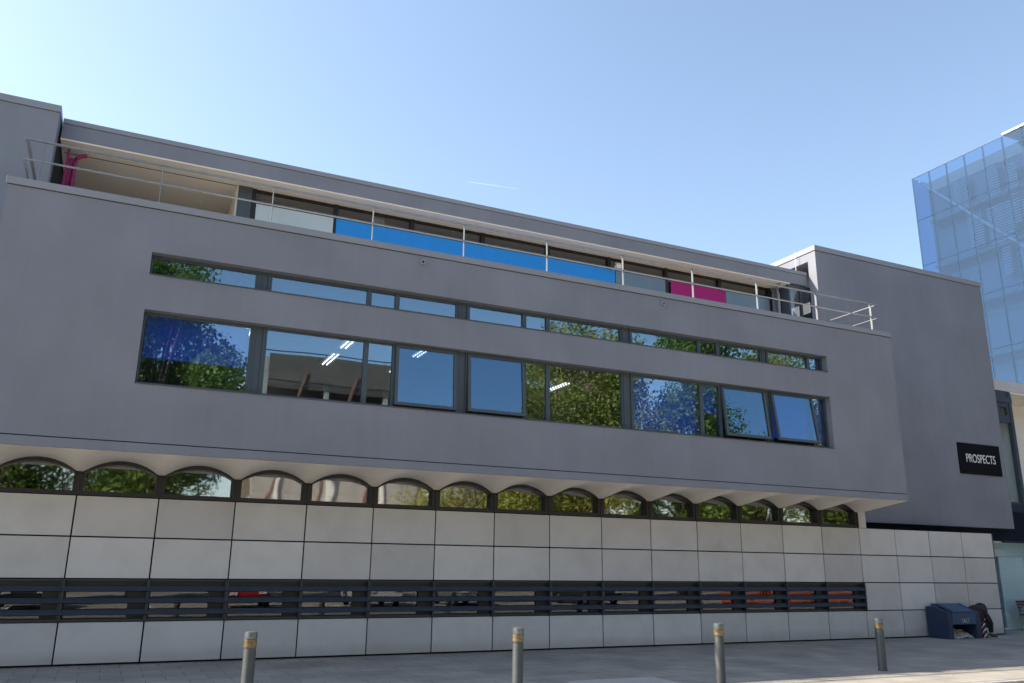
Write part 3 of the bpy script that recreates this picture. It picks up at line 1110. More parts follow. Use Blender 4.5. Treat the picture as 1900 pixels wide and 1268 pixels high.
sgn = empty('name_board', (25.212, 0.995, 5.14))
tag(sgn, 'black rectangular name board with white capital letters on the right wing wall', 'sign')
MB().box(-0.975, 0.975, -0.04, 0.0, -0.482, 0.482).build('board', M['black'], sgn, bevel=0.004)
text_mesh('lettering', 'PROSPECTS', 0.38, M['white'], sgn, (0.02, -0.044, 0.0), (R(90), 0, 0), width=1.37)

# ================================================================ ANNEX WITH SHOPFRONT
annex = empty('annex_building', (0, 0, 0))
tag(annex, 'pale annex with glass shopfront, tall dark window and recessed balcony right of the wing', 'building')
mb = MB()
mb.box(26.47, 39.9, 1.5, 6.0, 7.70, 8.06)
mb.build('roof_band', M['render_pale'], annex)
mb = MB()
mb.box(27.96, 39.9, 1.52, 5.9, 7.64, 7.698)
mb.build('balcony_soffit', M['annex_wall'], annex)
mb = MB()
mb.box(27.975, 39.9, 2.7, 2.9, 3.55, 7.63)
mb.build('balcony_back_wall', M['annex_wall'], annex)
mb = MB()
mb.box(27.90, 27.97, 1.63, 2.9, 3.55, 7.63)
mb.build('balcony_side_wall', M['annex_wall'], annex)
tw = empty('tall_window', (26.2, 1.5, 3.87))
tw.parent = annex
f = MB()
f.box(0.9, 1.72, 0.0, 0.1, 3.18, 3.82)
f = MB()
f.box(0, 0.1, 0, 0.10, 0, 3.8)
f.box(1.60, 1.74, -0.03, 0.12, 0, 3.8)
f.box(0.1, 1.60, 0, 0.10, 3.42, 3.8)
f.box(0.1, 1.60, 0.002, 0.098, 2.72, 2.86)
f.box(0.1, 1.60, 0.002, 0.098, 0.0, 0.07)
f.box(0.1, 1.12, 0.003, 0.097, 2.861, 3.419)
f.box(1.48, 1.60, 0.003, 0.097, 2.861, 3.419)
f.box(1.12, 1.48, 0.003, 0.097, 3.26, 3.419)
f.box(1.12, 1.48, 0.003, 0.097, 2.861, 2.98)
f.box(0.9, 1.74, -0.05, -0.032, 3.42, 3.62)
f.build('frame', M['frame'], tw)
p = MB()
p.box(0.09, 1.61, 0.05, 0.062, 0.06, 2.73)
p.build('pane', M['glass_shop'], tw)
mb = MB()
mb.box(26.25, 27.85, 2.2, 2.25, 3.9, 7.6)
mb.build('window_back_board', M['pale_blue'], annex)
mb = MB()
mb.box(26.3, 27.8, 1.95, 1.97, 5.70, 5.76)
mb.box(26.3, 27.8, 1.96, 1.98, 6.1, 6.6)
mb.build('window_ledge', M['white'], annex)
mb = MB()
for i in range(28):
    z = 2.68 + i * 0.034
    mb.add([(26.47, 1.36, z), (39.9, 1.36, z), (39.9, 1.39, z + 0.03), (26.47, 1.39, z + 0.03)], [(0, 1, 2, 3)])
    mb.add([(26.47, 1.36, z), (39.9, 1.36, z), (39.9, 1.395, z - 0.002), (26.47, 1.395, z - 0.002)], [(3, 2, 1, 0)])
mb.box(26.47, 39.9, 1.396, 1.5, 2.65, 3.63)
mb.box(26.47, 39.9, 1.42, 1.6, 3.631, 3.86)
mb.build('louvre_band', M['louvre'], annex)
mb = MB()
mb.box(23.95, 26.46, 1.27, 1.395, 2.655, 2.70)
mb.box(26.47, 39.9, 1.40, 1.6, 2.62, 2.649)
mb.build('shop_head', M['louvre'], annex)
sw = empty('shopfront_window', (23.95, 1.5, 0))
sw.parent = annex
f = MB()
for xx in (0.0, 3.62, 5.6, 7.6, 10.0):
    f.box(xx, xx + 0.05, 0, 0.08, 0.0, 2.6)
f.box(0.0, 15.9, 0.001, 0.079, 2.6, 2.65)
f.box(0.0, 15.9, 0.001, 0.079, 0.0, 0.05)
f.build('frame', M['pale_blue'], sw)
MB().box(0.02, 15.9, 0.03, 0.042, 0.03, 2.62).build('pane', M['glass_shop'], sw)
mb = MB()
mb.box(26.35, 39.8, 1.60, 1.63, 0.02, 2.18)
mb.build('shutter_curtain', M['shutter'], annex)
mb = MB()
mb.box(23.95, 39.8, 1.75, 1.80, 0.0, 2.61)
mb.build('shop_back_board', M['pale_blue'], annex)
mb = MB()
mb.box(26.2, 26.7, 1.60, 1.74, 2.19, 2.42)
mb.build('shutter_box', M['white'], annex)
# ================================================================ GLASS TOWER
tower = empty('glass_tower', (40, 13.3, 0))
tag(tower, 'tall blue glass curtain wall tower rising behind the annex at the right edge', 'tower')
TZ = [0, 4.5, 7.2, 9.92, 12.64, 15.58, 18.22, 20.92, 23.58]
npan = 26
pw_ = 1.09
dep = 16
for j in range(len(TZ) - 1):
    for i in range(npan):
        if i > 14 and False:
            continue
        gx = MB()
        y1 = -i * pw_ - 0.012
        y0 = -(i + 1) * pw_ + 0.012
        tl = random.uniform(-0.004, 0.004)
        gx.add([(0 + tl, y0, TZ[j] + 0.012), (0, y1, TZ[j] + 0.012), (0, y1, TZ[j + 1] - 0.012), (0 - tl, y0, TZ[j + 1] - 0.012),
                (0.03 + tl, y0, TZ[j] + 0.012), (0.03, y1, TZ[j] + 0.012), (0.03, y1, TZ[j + 1] - 0.012), (0.03 - tl, y0, TZ[j + 1] - 0.012)],
               [(0, 3, 2, 1), (4, 5, 6, 7), (0, 1, 5, 4), (2, 3, 7, 6), (1, 2, 6, 5), (0, 4, 7, 3)])
        if 3 <= j and i < 8:
            gx.build('glass_panel', M['glass_tower'], tower)
        else:
            if 'rest' not in globals():
                rest = MB()
            rest.add(gx.v, gx.f)
rest.build('outer_glazing', M['glass_tower'], tower)
mb = MB()
for i in range(npan + 1):
    mb.box(0.034, 0.10, -i * pw_ - 0.018, -i * pw_ + 0.018, 0, 23.56)
for z in TZ[1:]:
    mb.box(0.036, 0.09, -npan * pw_, 0, z - 0.016, z + 0.014)
mb.build('mullion_grid', M['frame'], tower)
mb = MB()
mb.box(0.03, dep, 0.0, 0.03, 0, 23.58)
mb.build('end_glazing', M['glass_tower'], tower)
mb = MB()
mb.box(0.95, dep - 0.5, -npan * pw_ + 0.3, -0.25, 0, 23.4)
mb.build('core', M['tower_core'], tower)
mb = MB()
for j, z in enumerate(TZ[1:-1]):
    mb.box(0.5, 0.949, -npan * pw_ + 0.3, -0.46, z - 0.2, z - 0.02)
mb.build('floor_slab', M['tower_core'], tower)
for y0, y1, z0, z1 in [(-2.0, -2.9, 20.95, 22.7), (-3.9, -4.6, 20.95, 22.7), (-5.0, -5.6, 19.0, 22.2), (-6.0, -7.0, 21.0, 22.9), (-2.6, -3.4, 18.4, 20.4), (-3.7, -5.1, 18.3, 20.3),
                       (-5.5, -6.2, 19.0, 20.8), (-6.6, -7.6, 18.4, 20.4), (-5.0, -5.6, 15.7, 18.0), (-4.2, -4.7, 16.5, 18.1), (-6.3, -7.5, 15.6, 17.5)]:
    mb = MB()
    z = z0
    while z < z1:
        mb.box(0.62, 0.68, y1, y0, z, z + 0.07)
        z += 0.15
    mb.build('slat_blind', M['tower_slat'], tower)
mb = MB()
mb.tube([(0.45, -0.15, 23.4), (0.45, -12.0, 10.4)], 0.09, 10)
mb.build('diagonal_brace', M['tower_tube'], tower)
mb = MB()
mb.box(-0.05, 4.0, -npan * pw_, -5.55, 23.60, 23.70)
mb.build('roof_edge', M['lamp_white'], tower)

# ================================================================ BOLLARDS
def make_bollard():
    b = empty('bollard')
    MB().lathe([(0.092, 0.0), (0.078, 0.012), (0.074, 0.02), (0.074, 0.66), (0.070, 0.668), (0.070, 0.70)], n=32).build('post', M['bollard'], b)
    MB().lathe([(0.070, 0.70), (0.0755, 0.702), (0.0765, 0.735), (0.074, 0.745), (0.0765, 0.755), (0.0755, 0.79), (0.070, 0.795)], n=32).build('reflective_band', M['band'], b)
    MB().lathe([(0.066, 0.795), (0.077, 0.797), (0.077, 0.855), (0.073, 0.872), (0.055, 0.880), (0.0, 0.882)], n=32).build('cap', M['bollard_cap'], b)
    return b

b0 = make_bollard()
spots = [(2.29, -5.43, 'leftmost grey bollard with a worn amber band, in front of the louvred windows', 2.0),
         (5.79, -5.66, 'second grey bollard from the left, amber band under its round metal cap', -1.0),
         (9.25, -5.62, 'third grey bollard from the left, below the red reflections in the louvres', 1.5),
         (13.14, -5.21, 'rightmost grey bollard, leaning slightly, its foot visible on the paving', 3.0)]
for i, (x, y, lb, tl) in enumerate(spots):
    o = b0 if i == 0 else copy_tree(b0)
    o.location = (x, y, 0)
    o.rotation_euler = (R(random.uniform(-0.5, 0.5)), R(-0.3 if i != 3 else -0.8), R(i * 70))
    tag(o, lb, 'bollard', 'bollards along the pavement edge')

# ================================================================ SALT BIN
sb = empty('salt_bin', (20.72, -0.72, 0))
tag(sb, 'navy blue plastic salt bin with open hopper standing against the stone panels', 'grit bin')
BW, BD = 1.24, 0.66
mb = MB()
side = [(0, 0), (BD, 0), (BD, 0.80), (BD - 0.24, 0.80), (0.0, 0.66)]     # y, z profile of a cheek

def cheek(x0, x1):
    n = len(side)
    vs = [(x0, y, z) for y, z in side] + [(x1, y, z) for y, z in side]
    fs = [tuple(reversed(range(n))), tuple(range(n, 2 * n))]
    for i in range(n):
        j = (i + 1) % n
        fs.append((i, j, j + n, i + n))
    mb.add(vs, fs)

cheek(0.0, 0.15)
cheek(BW - 0.17, BW)
mb.box(0.151, BW - 0.171, BD - 0.05, BD, 0.0, 0.78)
mb.box(0.151, BW - 0.171, 0.10, BD - 0.051, 0.0, 0.035)
mb.build('body', M['bin'], sb, bevel=0.012)
mb = MB()
mb.add([(0.16, -0.02, 0.655), (BW - 0.18, -0.02, 0.655), (BW - 0.18, 0.44, 0.835), (0.16, 0.44, 0.835), (0.16, -0.02, 0.69), (BW - 0.18, -0.02, 0.69), (BW - 0.18, 0.44, 0.87), (0.16, 0.44, 0.87)],
       [(3, 2, 1, 0), (4, 5, 6, 7), (0, 1, 5, 4), (1, 2, 6, 5), (2, 3, 7, 6), (3, 0, 4, 7)])
mb.box(0.16, BW - 0.18, 0.441, 0.62, 0.79, 0.868)
mb.box(0.155, BW - 0.175, -0.012, 0.02, 0.36, 0.654)
mb.bar((0.2, 0.0, 0.70), (0.2, 0.43, 0.873), 0.03, 0.03)
mb.bar((BW - 0.22, 0.0, 0.70), (BW - 0.22, 0.43, 0.873), 0.03, 0.03)
lid = mb.build('lid', M['bin_lid'], sb, bevel=0.010)
text_mesh('lettering', 'SALT', 0.15, M['faded'], lid, (BW / 2 + 0.03, -0.016, 0.45), (R(90), 0, 0), width=0.30)
mb = MB()
mb.box(BW / 2 - 0.02, BW / 2 + 0.07, -0.0165, -0.013, 0.53, 0.64)
mb.build('sticker', M['sticker'], lid)
bm = bmesh.new()
bmesh.ops.create_grid(bm, x_segments=26, y_segments=14, size=0.5)
for v in bm.verts:
    hgt = 0.035 + 0.19 * (v.co.y + 0.5) - 0.05 * abs(v.co.x) + random.uniform(-0.025, 0.025)
    v.co = Vector((0.16 + (v.co.x + 0.5) * (BW - 0.34), 0.07 + (v.co.y + 0.5) * 0.40, hgt))
me = bpy.data.meshes.new('salt_heap')
bm.to_mesh(me)
bm.free()
me.materials.append(M['salt'])
so = bpy.data.objects.new('salt_heap', me)
COL.objects.link(so)
so.parent = sb
so['label'] = 'dirty heap of rock salt in the hopper mouth'

# ================================================================ PERSON crouched beside the bin
def skin_mesh(name, nodes, edges, mat, parent=None, root=0, sub=2):
    """nodes: (x, y, z, radius or (rx, ry)); grown with a Skin modifier and frozen to a mesh"""
    me = bpy.data.meshes.new(name)
    me.from_pydata([n[:3] for n in nodes], edges, [])
    o = bpy.data.objects.new(name, me)
    COL.objects.link(o)
    sm = o.modifiers.new('skin', 'SKIN')
    sm.use_smooth_shade = True
    sv = me.skin_vertices[0].data
    for i, n in enumerate(nodes):
        r = n[3]
        sv[i].radius = r if isinstance(r, tuple) else (r, r)
        sv[i].use_root = (i == root)
    s = o.modifiers.new('sub', 'SUBSURF')
    s.levels = s.render_levels = sub
    dg = bpy.context.evaluated_depsgraph_get()
    m2 = bpy.data.meshes.new_from_object(o.evaluated_get(dg))
    m2.name = name
    bpy.data.objects.remove(o)
    for p in m2.polygons:
        p.use_smooth = True
    m2.materials.clear()
    m2.materials.append(mat)
    o = bpy.data.objects.new(name, m2)
    COL.objects.link(o)
    if parent: o.parent = parent
    return o

per = empty('person', (22.30, -0.42, 0))
tag(per, 'person crouched beside the salt bin in a dark brown hooded coat, head bowed', 'person')
# sitting low on a folded bag, facing +x, bent forward over the knees
nodes = [(-0.14, 0.0, 0.22, 0.125), (-0.10, 0.0, 0.38, 0.115), (-0.02, 0.0, 0.55, 0.125), (0.06, 0.0, 0.68, 0.09), (0.14, 0.0, 0.735, 0.05), (0.235, 0.0, 0.76, 0.085), (0.285, 0.0, 0.70, 0.068),
         (-0.10, -0.10, 0.21, 0.085), (0.27, -0.13, 0.46, 0.062), (0.24, -0.14, 0.09, 0.042), (0.40, -0.15, 0.035, 0.032),
         (-0.10, 0.10, 0.21, 0.085), (0.25, 0.12, 0.48, 0.062), (0.20, 0.13, 0.09, 0.042), (0.36, 0.14, 0.035, 0.032),
         (0.06, -0.17, 0.64, 0.052), (0.13, -0.22, 0.42, 0.040), (0.26, -0.15, 0.40, 0.030), (0.305, -0.13, 0.385, 0.026),
         (0.06, 0.17, 0.64, 0.052), (0.12, 0.21, 0.43, 0.040), (0.25, 0.13, 0.42, 0.030), (0.295, 0.11, 0.405, 0.026)]
edges = [(0, 1), (1, 2), (2, 3), (3, 4), (4, 5), (5, 6), (0, 7), (7, 8), (8, 9), (9, 10), (0, 11), (11, 12), (12, 13), (13, 14),
         (3, 15), (15, 16), (16, 17), (17, 18), (3, 19), (19, 20), (20, 21), (21, 22)]
for sgn_, hb in ((-1, 18), (1, 22)):
    hx, hy, hz, _ = nodes[hb]
    for q in range(5):
        fo = (q - 1.5) * 0.017
        if q == 4:
            pts = [(hx + 0.0, hy + sgn_ * -0.03, hz + 0.005), (hx + 0.025, hy - sgn_ * 0.045, hz - 0.015)]
        else:
            ln = (0.034, 0.040, 0.037, 0.028)[q]
            pts = [(hx + 0.035, hy + fo, hz - 0.008), (hx + 0.035 + ln * 0.8, hy + fo, hz - 0.012 - ln * 0.4), (hx + 0.035 + ln * 1.2, hy + fo, hz - 0.02 - ln)]
        prev = hb
        for p_ in pts:
            nodes.append((*p_, 0.0085))
            edges.append((prev, len(nodes) - 1))
            prev = len(nodes) - 1
body = skin_mesh('body', nodes, edges, M['skin'], per)
coat_n = [(-0.16, 0, 0.24, (0.16, 0.19)), (-0.14, 0, 0.44, (0.20, 0.22)), (-0.06, 0, 0.62, (0.27, 0.25)), (0.05, 0, 0.67, (0.25, 0.24)), (0.15, 0, 0.68, (0.19, 0.19)),
          (0.08, -0.18, 0.58, 0.09), (0.14, -0.225, 0.42, 0.066), (0.25, -0.16, 0.41, 0.052), (0.08, 0.18, 0.58, 0.09), (0.12, 0.215, 0.43, 0.066), (0.24, 0.14, 0.425, 0.052)]
coat_e = [(0, 1), (1, 2), (2, 3), (3, 4), (3, 5), (5, 6), (6, 7), (3, 8), (8, 9), (9, 10)]
skin_mesh('coat', coat_n, coat_e, M['coat'], per)
hood_n = [(0.07, 0, 0.74, 0.17), (0.15, 0, 0.755, 0.155), (0.225, 0, 0.745, 0.128), (0.268, 0, 0.72, 0.10)]
skin_mesh('hood', hood_n, [(0, 1), (1, 2), (2, 3)], M['coat'], per)
hair_n = [(0.19, 0, 0.81, 0.07), (0.25, 0, 0.815, 0.075), (0.295, 0, 0.775, 0.04)]
skin_mesh('hair', hair_n, [(0, 1), (1, 2)], M['hair'], per)
tr_n = [(-0.15, 0.0, 0.20, (0.15, 0.17)), (-0.08, -0.11, 0.21, 0.105), (0.275, -0.135, 0.47, 0.08), (0.245, -0.145, 0.10, 0.062), (-0.08, 0.11, 0.21, 0.105), (0.255, 0.125, 0.49, 0.08), (0.205, 0.135, 0.10, 0.062)]
skin_mesh('trousers', tr_n, [(0, 1), (1, 2), (2, 3), (0, 4), (4, 5), (5, 6)], M['trousers'], per)
for sy, xo in ((-0.145, 0.04), (0.135, 0.0)):
    skin_mesh('shoe', [(0.19 + xo, sy, 0.055, (0.052, 0.045)), (0.30 + xo, sy - 0.01, 0.045, (0.042, 0.048)), (0.42 + xo, sy - 0.02, 0.036, (0.030, 0.046))], [(0, 1), (1, 2)], M['shoe'], per)
# eyes, nose, mouth on the bowed face inside the hood
fc = MB()
for sy in (-0.03, 0.03):
    fc.lathe([(0.0, 0.0), (0.009, 0.003), (0.010, 0.008), (0.0, 0.014)], (0.318, sy, 0.735), 10)
fc.build('eye', M['white'], per)
fc = MB()
fc.tube([(0.345, 0, 0.735), (0.352, 0, 0.695)], [0.006, 0.013], 8)
fc.build('nose', M['skin'], per)
fc = MB()
fc.tube([(0.325, -0.022, 0.662), (0.333, 0, 0.660), (0.325, 0.022, 0.662)], 0.005, 6)
fc.build('mouth', M['sticker'], per)

# striped carrier bag between bin and person
bag = MB()
ns = 9
pts = []
for i in range(ns + 1):
    z = 0.01 + 0.40 * i / ns
    w = 0.13 * (1 - 0.35 * (i / ns) ** 2)
    d = 0.07 * (1 - 0.55 * (i / ns))
    ring = []
    for k in range(16):
        a = 2 * math.pi * k / 16
        wob = 1 + 0.09 * math.sin(3 * a + i) + 0.06 * math.sin(5 * a - 2 * i)
        ring.append((d * math.cos(a) * wob * 1.1, w * math.sin(a) * wob, z))
    pts.append(ring)
vs = [p for r_ in pts for p in r_]
fs = []
for i in range(ns):
    for k in range(16):
        fs.append((i * 16 + k, i * 16 + (k + 1) % 16, (i + 1) * 16 + (k + 1) % 16, (i + 1) * 16 + k))
fs.append(tuple(reversed(range(16))))
fs.append(tuple(ns * 16 + k for k in range(16)))
bag.add(vs, fs, True)
m, nt, out = new_mat('striped_bag')
pp = N(nt, 'ShaderNodeBsdfPrincipled')
pp.inputs['Roughness'].default_value = 0.6
tc = N(nt, 'ShaderNodeTexCoord')
mp = N(nt, 'ShaderNodeMapping')
mp.inputs['Rotation'].default_value = (R(55), 0, 0)
L(nt, tc.outputs['Object'], mp.inputs['Vector'])
wv = N(nt, 'ShaderNodeTexWave', wave_type='BANDS', bands_direction='Z')
wv.inputs['Scale'].default_value = 3.6
wv.inputs['Distortion'].default_value = 1.2
L(nt, mp.outputs[0], wv.inputs['Vector'])
cc = ramp(nt, wv.outputs['Fac'], [(0.0, (0.03, 0.02, 0.03)), (0.55, (0.03, 0.02, 0.03)), (0.6, (0.42, 0.03, 0.05)), (0.85, (0.42, 0.03, 0.05)), (0.9, (0.6, 0.55, 0.55))])
L(nt, cc, pp.inputs['Base Color'])
L(nt, pp.outputs[0], out.inputs['Surface'])
bo = bag.build('carrier_bag', m)
bo.location = (22.13, -0.62, 0)
tag(bo, 'dark carrier bag with red and white stripes on the ground beside the salt bin', 'bag')

# ================================================================ BENCH at the right edge
be = empty('slatted_bench', (26.30, 0.90, 0))
tag(be, 'slatted brown bench with round pale end panels before the shopfront', 'bench')
for xo in (0.06, 1.5):
    e = MB()
    vs, fs = [], []
    n = 24
    for k in range(n):
        a = 2 * math.pi * k / n
        vs.append((xo - 0.02, 0.30 * math.cos(a), 0.36 + 0.355 * math.sin(a)))
    for k in range(n):
        a = 2 * math.pi * k / n
        vs.append((xo + 0.02, 0.30 * math.cos(a), 0.36 + 0.355 * math.sin(a)))
    fs = [tuple(range(n)), tuple(reversed(range(n, 2 * n)))] + [(k, k + n, (k + 1) % n + n, (k + 1) % n) for k in range(n)]
    e.add(vs, fs)
    e.build('end_panel', M['bench_end'], be, bevel=0.006)
s_ = MB()
for k in range(6):
    s_.box(0.0, 1.56, -0.36 + k * 0.10, -0.28 + k * 0.10, 0.44, 0.475)
s_.build('seat', M['bench_wood'], be, bevel=0.006)
s_ = MB()
for k in range(4):
    s_.box(0.0, 1.56, 0.20 + k * 0.02, 0.235 + k * 0.02, 0.54 + k * 0.085, 0.61 + k * 0.085)
s_.build('backrest', M['bench_wood'], be, bevel=0.006)

# ================================================================ LITTER along the wall foot
lt = MB()
for i in range(420):
    x = random.uniform(-3, 24)
    y = -0.02 - abs(random.gauss(0, 0.10)) if random.random() < 0.75 else random.uniform(-6.5, -0.3)
    a = random.uniform(0, 6.28)
    L_ = random.uniform(0.010, 0.035)
    h = random.uniform(0.004, 0.016)
    c, s_n = math.cos(a) * L_, math.sin(a) * L_
    lt.add([(x - c, y - s_n, 0.002), (x + s_n * 0.6, y - c * 0.6, h), (x + c, y + s_n, 0.003), (x - s_n * 0.6, y + c * 0.6, h * 0.7)], [(0, 1, 2, 3), (3, 2, 1, 0)])
tag(lt.build('leaf_litter', M['litter']), 'dry leaf scraps and grit scattered along the foot of the stone wall', 'litter', kind='stuff')

# ================================================================ TREES across the road (seen in the glazing)
def make_tree(name, seed, H, spread, leaf, nleaf, trunk_h, lsize=0.34):
    rnd = random.Random(seed)
    root = empty(name)
    t = MB()
    top = Vector((rnd.uniform(-0.5, 0.5), rnd.uniform(-0.5, 0.5), H * 0.75))
    t.tube([(0, 0, -0.1), (0.05, 0.02, trunk_h * 0.6), (top.x * 0.4, top.y * 0.4, trunk_h), (top.x, top.y, top.z)], [0.30, 0.24, 0.2, 0.05], 12)
    blobs = []
    for k in range(44):
        a = rnd.uniform(0, 2 * math.pi)
        hz = trunk_h + (H - trunk_h) * rnd.random() ** 0.8
        q = (hz - trunk_h) / (H - trunk_h)
        rr = spread * (0.35 + 0.65 * math.sin(math.pi * min(0.12 + q * 0.82, 1))) * rnd.uniform(0.35, 0.95)
        c = Vector((math.cos(a) * rr, math.sin(a) * rr, hz))
        s0 = Vector((top.x * 0.4, top.y * 0.4, trunk_h + (hz - trunk_h) * 0.35))
        mid = s0.lerp(c, 0.5) + Vector((0, 0, 0.3))
        t.tube([s0, mid, c], [0.10, 0.06, 0.02], 6, caps=False)
        blobs.append((c, rnd.uniform(0.9, 1.8) * spread / 3.6))
    t.build('trunk', M['bark'], root)
    cr = MB()
    vs, fs = [], []
    for i in range(nleaf):
        c, r_ = blobs[rnd.randrange(len(blobs))]
        d = Vector((rnd.gauss(0, 1), rnd.gauss(0, 1), rnd.gauss(0, 0.8)))
        d = d.normalized() * r_ * rnd.random() ** 0.4
        p = c + d
        nrm = (d.normalized() * 0.6 + Vector((rnd.gauss(0, 1), rnd.gauss(0, 1), rnd.gauss(0.5, 1))) * 0.5).normalized()
        u = nrm.cross(Vector((rnd.gauss(0, 1), rnd.gauss(0, 1), rnd.gauss(0, 1)))).normalized()
        w = nrm.cross(u)
        L_ = lsize * rnd.uniform(0.6, 1.2)
        k = len(vs)
        vs += [p - u * L_ * 0.5, p + w * L_ * 0.32, p + u * L_ * 0.5 - nrm * 0.04, p - w * L_ * 0.32]
        fs.append((k, k + 1, k + 2, k + 3))
    cr.add(vs, fs)
    cr.build('crown', leaf, root)
    return root

tr1 = make_tree('plane_tree', 3, 16.0, 4.0, M['leaf_a'], 36000, 2.6, 0.24)
tr2 = make_tree('plane_tree', 11, 13.5, 4.4, M['leaf_b'], 36000, 1.8, 0.22)
tree_spots = [(tr1, 2.4, -33.0, 0, 0.98), (tr1, -4.6, -27.0, 75, 1.0), (tr1, 2.0, -27.5, 40, 0.98), (tr2, 19.5, -27.0, 10, 0.86), (tr2, 26.0, -28.5, 80, 1.12), (tr1, 33.0, -27.0, 160, 1.06), (tr2, 40.5, -28.0, 220, 1.15),
              (tr1, 48.5, -27.5, 300, 1.02), (tr2, 57.0, -28.0, 130, 1.1), (tr1, -12.5, -27.0, 200, 1.0)]
used = set()
TL = ['broad green tree across the road mirrored in the leftmost upper pane', 'second green tree from the left end of the row across the road', 'tall green tree across the road next to the parking structure', 'small yellow green tree across the road, mirrored mid facade',
      'yellow green bushy tree across the road, mirrored right of centre', 'big green tree across the road mirrored in the blue-blinded pane', 'yellow green tree mirrored in the right end panes',
      'dense green tree far right across the road', 'last yellow green tree far right across the road', 'green tree far left across the road']
for i, (src, x, y, rz, sc) in enumerate(tree_spots):
    o = src if src.name not in used else copy_tree(src)
    used.add(src.name)
    o.location = (x, y, -0.13)
    o.rotation_euler = (0, 0, R(rz))
    o.scale = (sc, sc, sc)
    tag(o, TL[i], 'tree', 'trees across the road')

# ================================================================ PARKING STRUCTURE and BRICK BLOCK across the road
pk_ = empty('parking_structure', (10.5, -52, 0))
tag(pk_, 'brown multi-storey parking structure across the road mirrored in the second pane', 'building')
PL = 25.0
mb = MB()
for k in range(5):
    mb.box(0, PL, 0, -14, 3.2 + k * 3.35, 3.6 + k * 3.35)
mb.build('deck', M['concrete'], pk_)
for k in range(6):
    mb = MB()
    mb.box(k * 4.93, k * 4.93 + 0.35, 0.02, -0.4, -0.13, 17.4)
    mb.build('column', M['concrete'], pk_)
for k in range(4):
    mb = MB()
    for q in range(14):
        mb.box(0.36, PL, 0.05, 0.09, 4.9 + k * 3.35 + q * 0.11, 4.95 + k * 3.35 + q * 0.11)
    mb.build('louvre_cladding', M['brown'], pk_)
for k in range(6):
    mb = MB()
    mb.bar((k * 4.1 + 0.3, 0.2, 3.3), (k * 4.1 + 3.4, 0.2, 16.5), 0.2)
    mb.build('diagonal_strut', M['rust'], pk_)
mb = MB()
mb.box(0, PL, -0.05, -0.1, 17.95, 18.02)
for k in range(6):
    mb.box(k * 4.9, k * 4.9 + 0.05, -0.05, -0.1, 17.75, 17.949)
mb.build('roof_railing', M['frame_dark'], pk_)
mb = MB()
for k in range(178):
    mb.box(0.36 + k * 0.138, 0.45 + k * 0.138, 0.10, 0.16, 15.6, 17.72)
mb.box(0.36, PL, 0.02, 0.099, 15.5, 17.74)
mb.build('ribbed_parapet', M['brown'], pk_)
mb = MB()
mb.box(0.2, PL - 0.2, -7, -7.3, 3.7, 16.9)
mb.build('inner_wall', M['brown'], pk_)
mb = MB()
mb.box(0.4, PL, 0.03, -0.2, -0.13, 1.3)
mb.build('plinth_wall', M['concrete'], pk_)
mb = MB()
mb.box(0.36, PL, 0.10, 0.22, 6.2, 8.9)
mb.build('parapet_panel', M['concrete'], pk_)
for k in range(6):
    mb = MB()
    mb.box(1.6 + k * 4.4, 1.9 + k * 4.4, 0.23, 0.42, -0.13, 9.2)
    mb.build('white_pillar', M['lamp_white'], pk_)
bk = empty('brick_block', (38, -56, 0))
tag(bk, 'red brick block across the road behind the trees', 'building')
mb = wall_holes(MB(), 0, 8.2, -0.13, 22, [], -0.4, 0.0)
mb.build('wall', M['brick'], bk)
for zz in (3, 6.5, 10, 13.5, 17):
    for q in range(2):
        w_ = MB().box(1.5 + q * 3.9, 3.1 + q * 3.9, 0.002, 0.06, zz, zz + 1.9).build('window', M['car_glass'], bk)
mb = MB()
mb.box(-0.2, 8.4, -10, 0.2, 22.0, 22.4)
mb.build('roof', M['concrete'], bk)

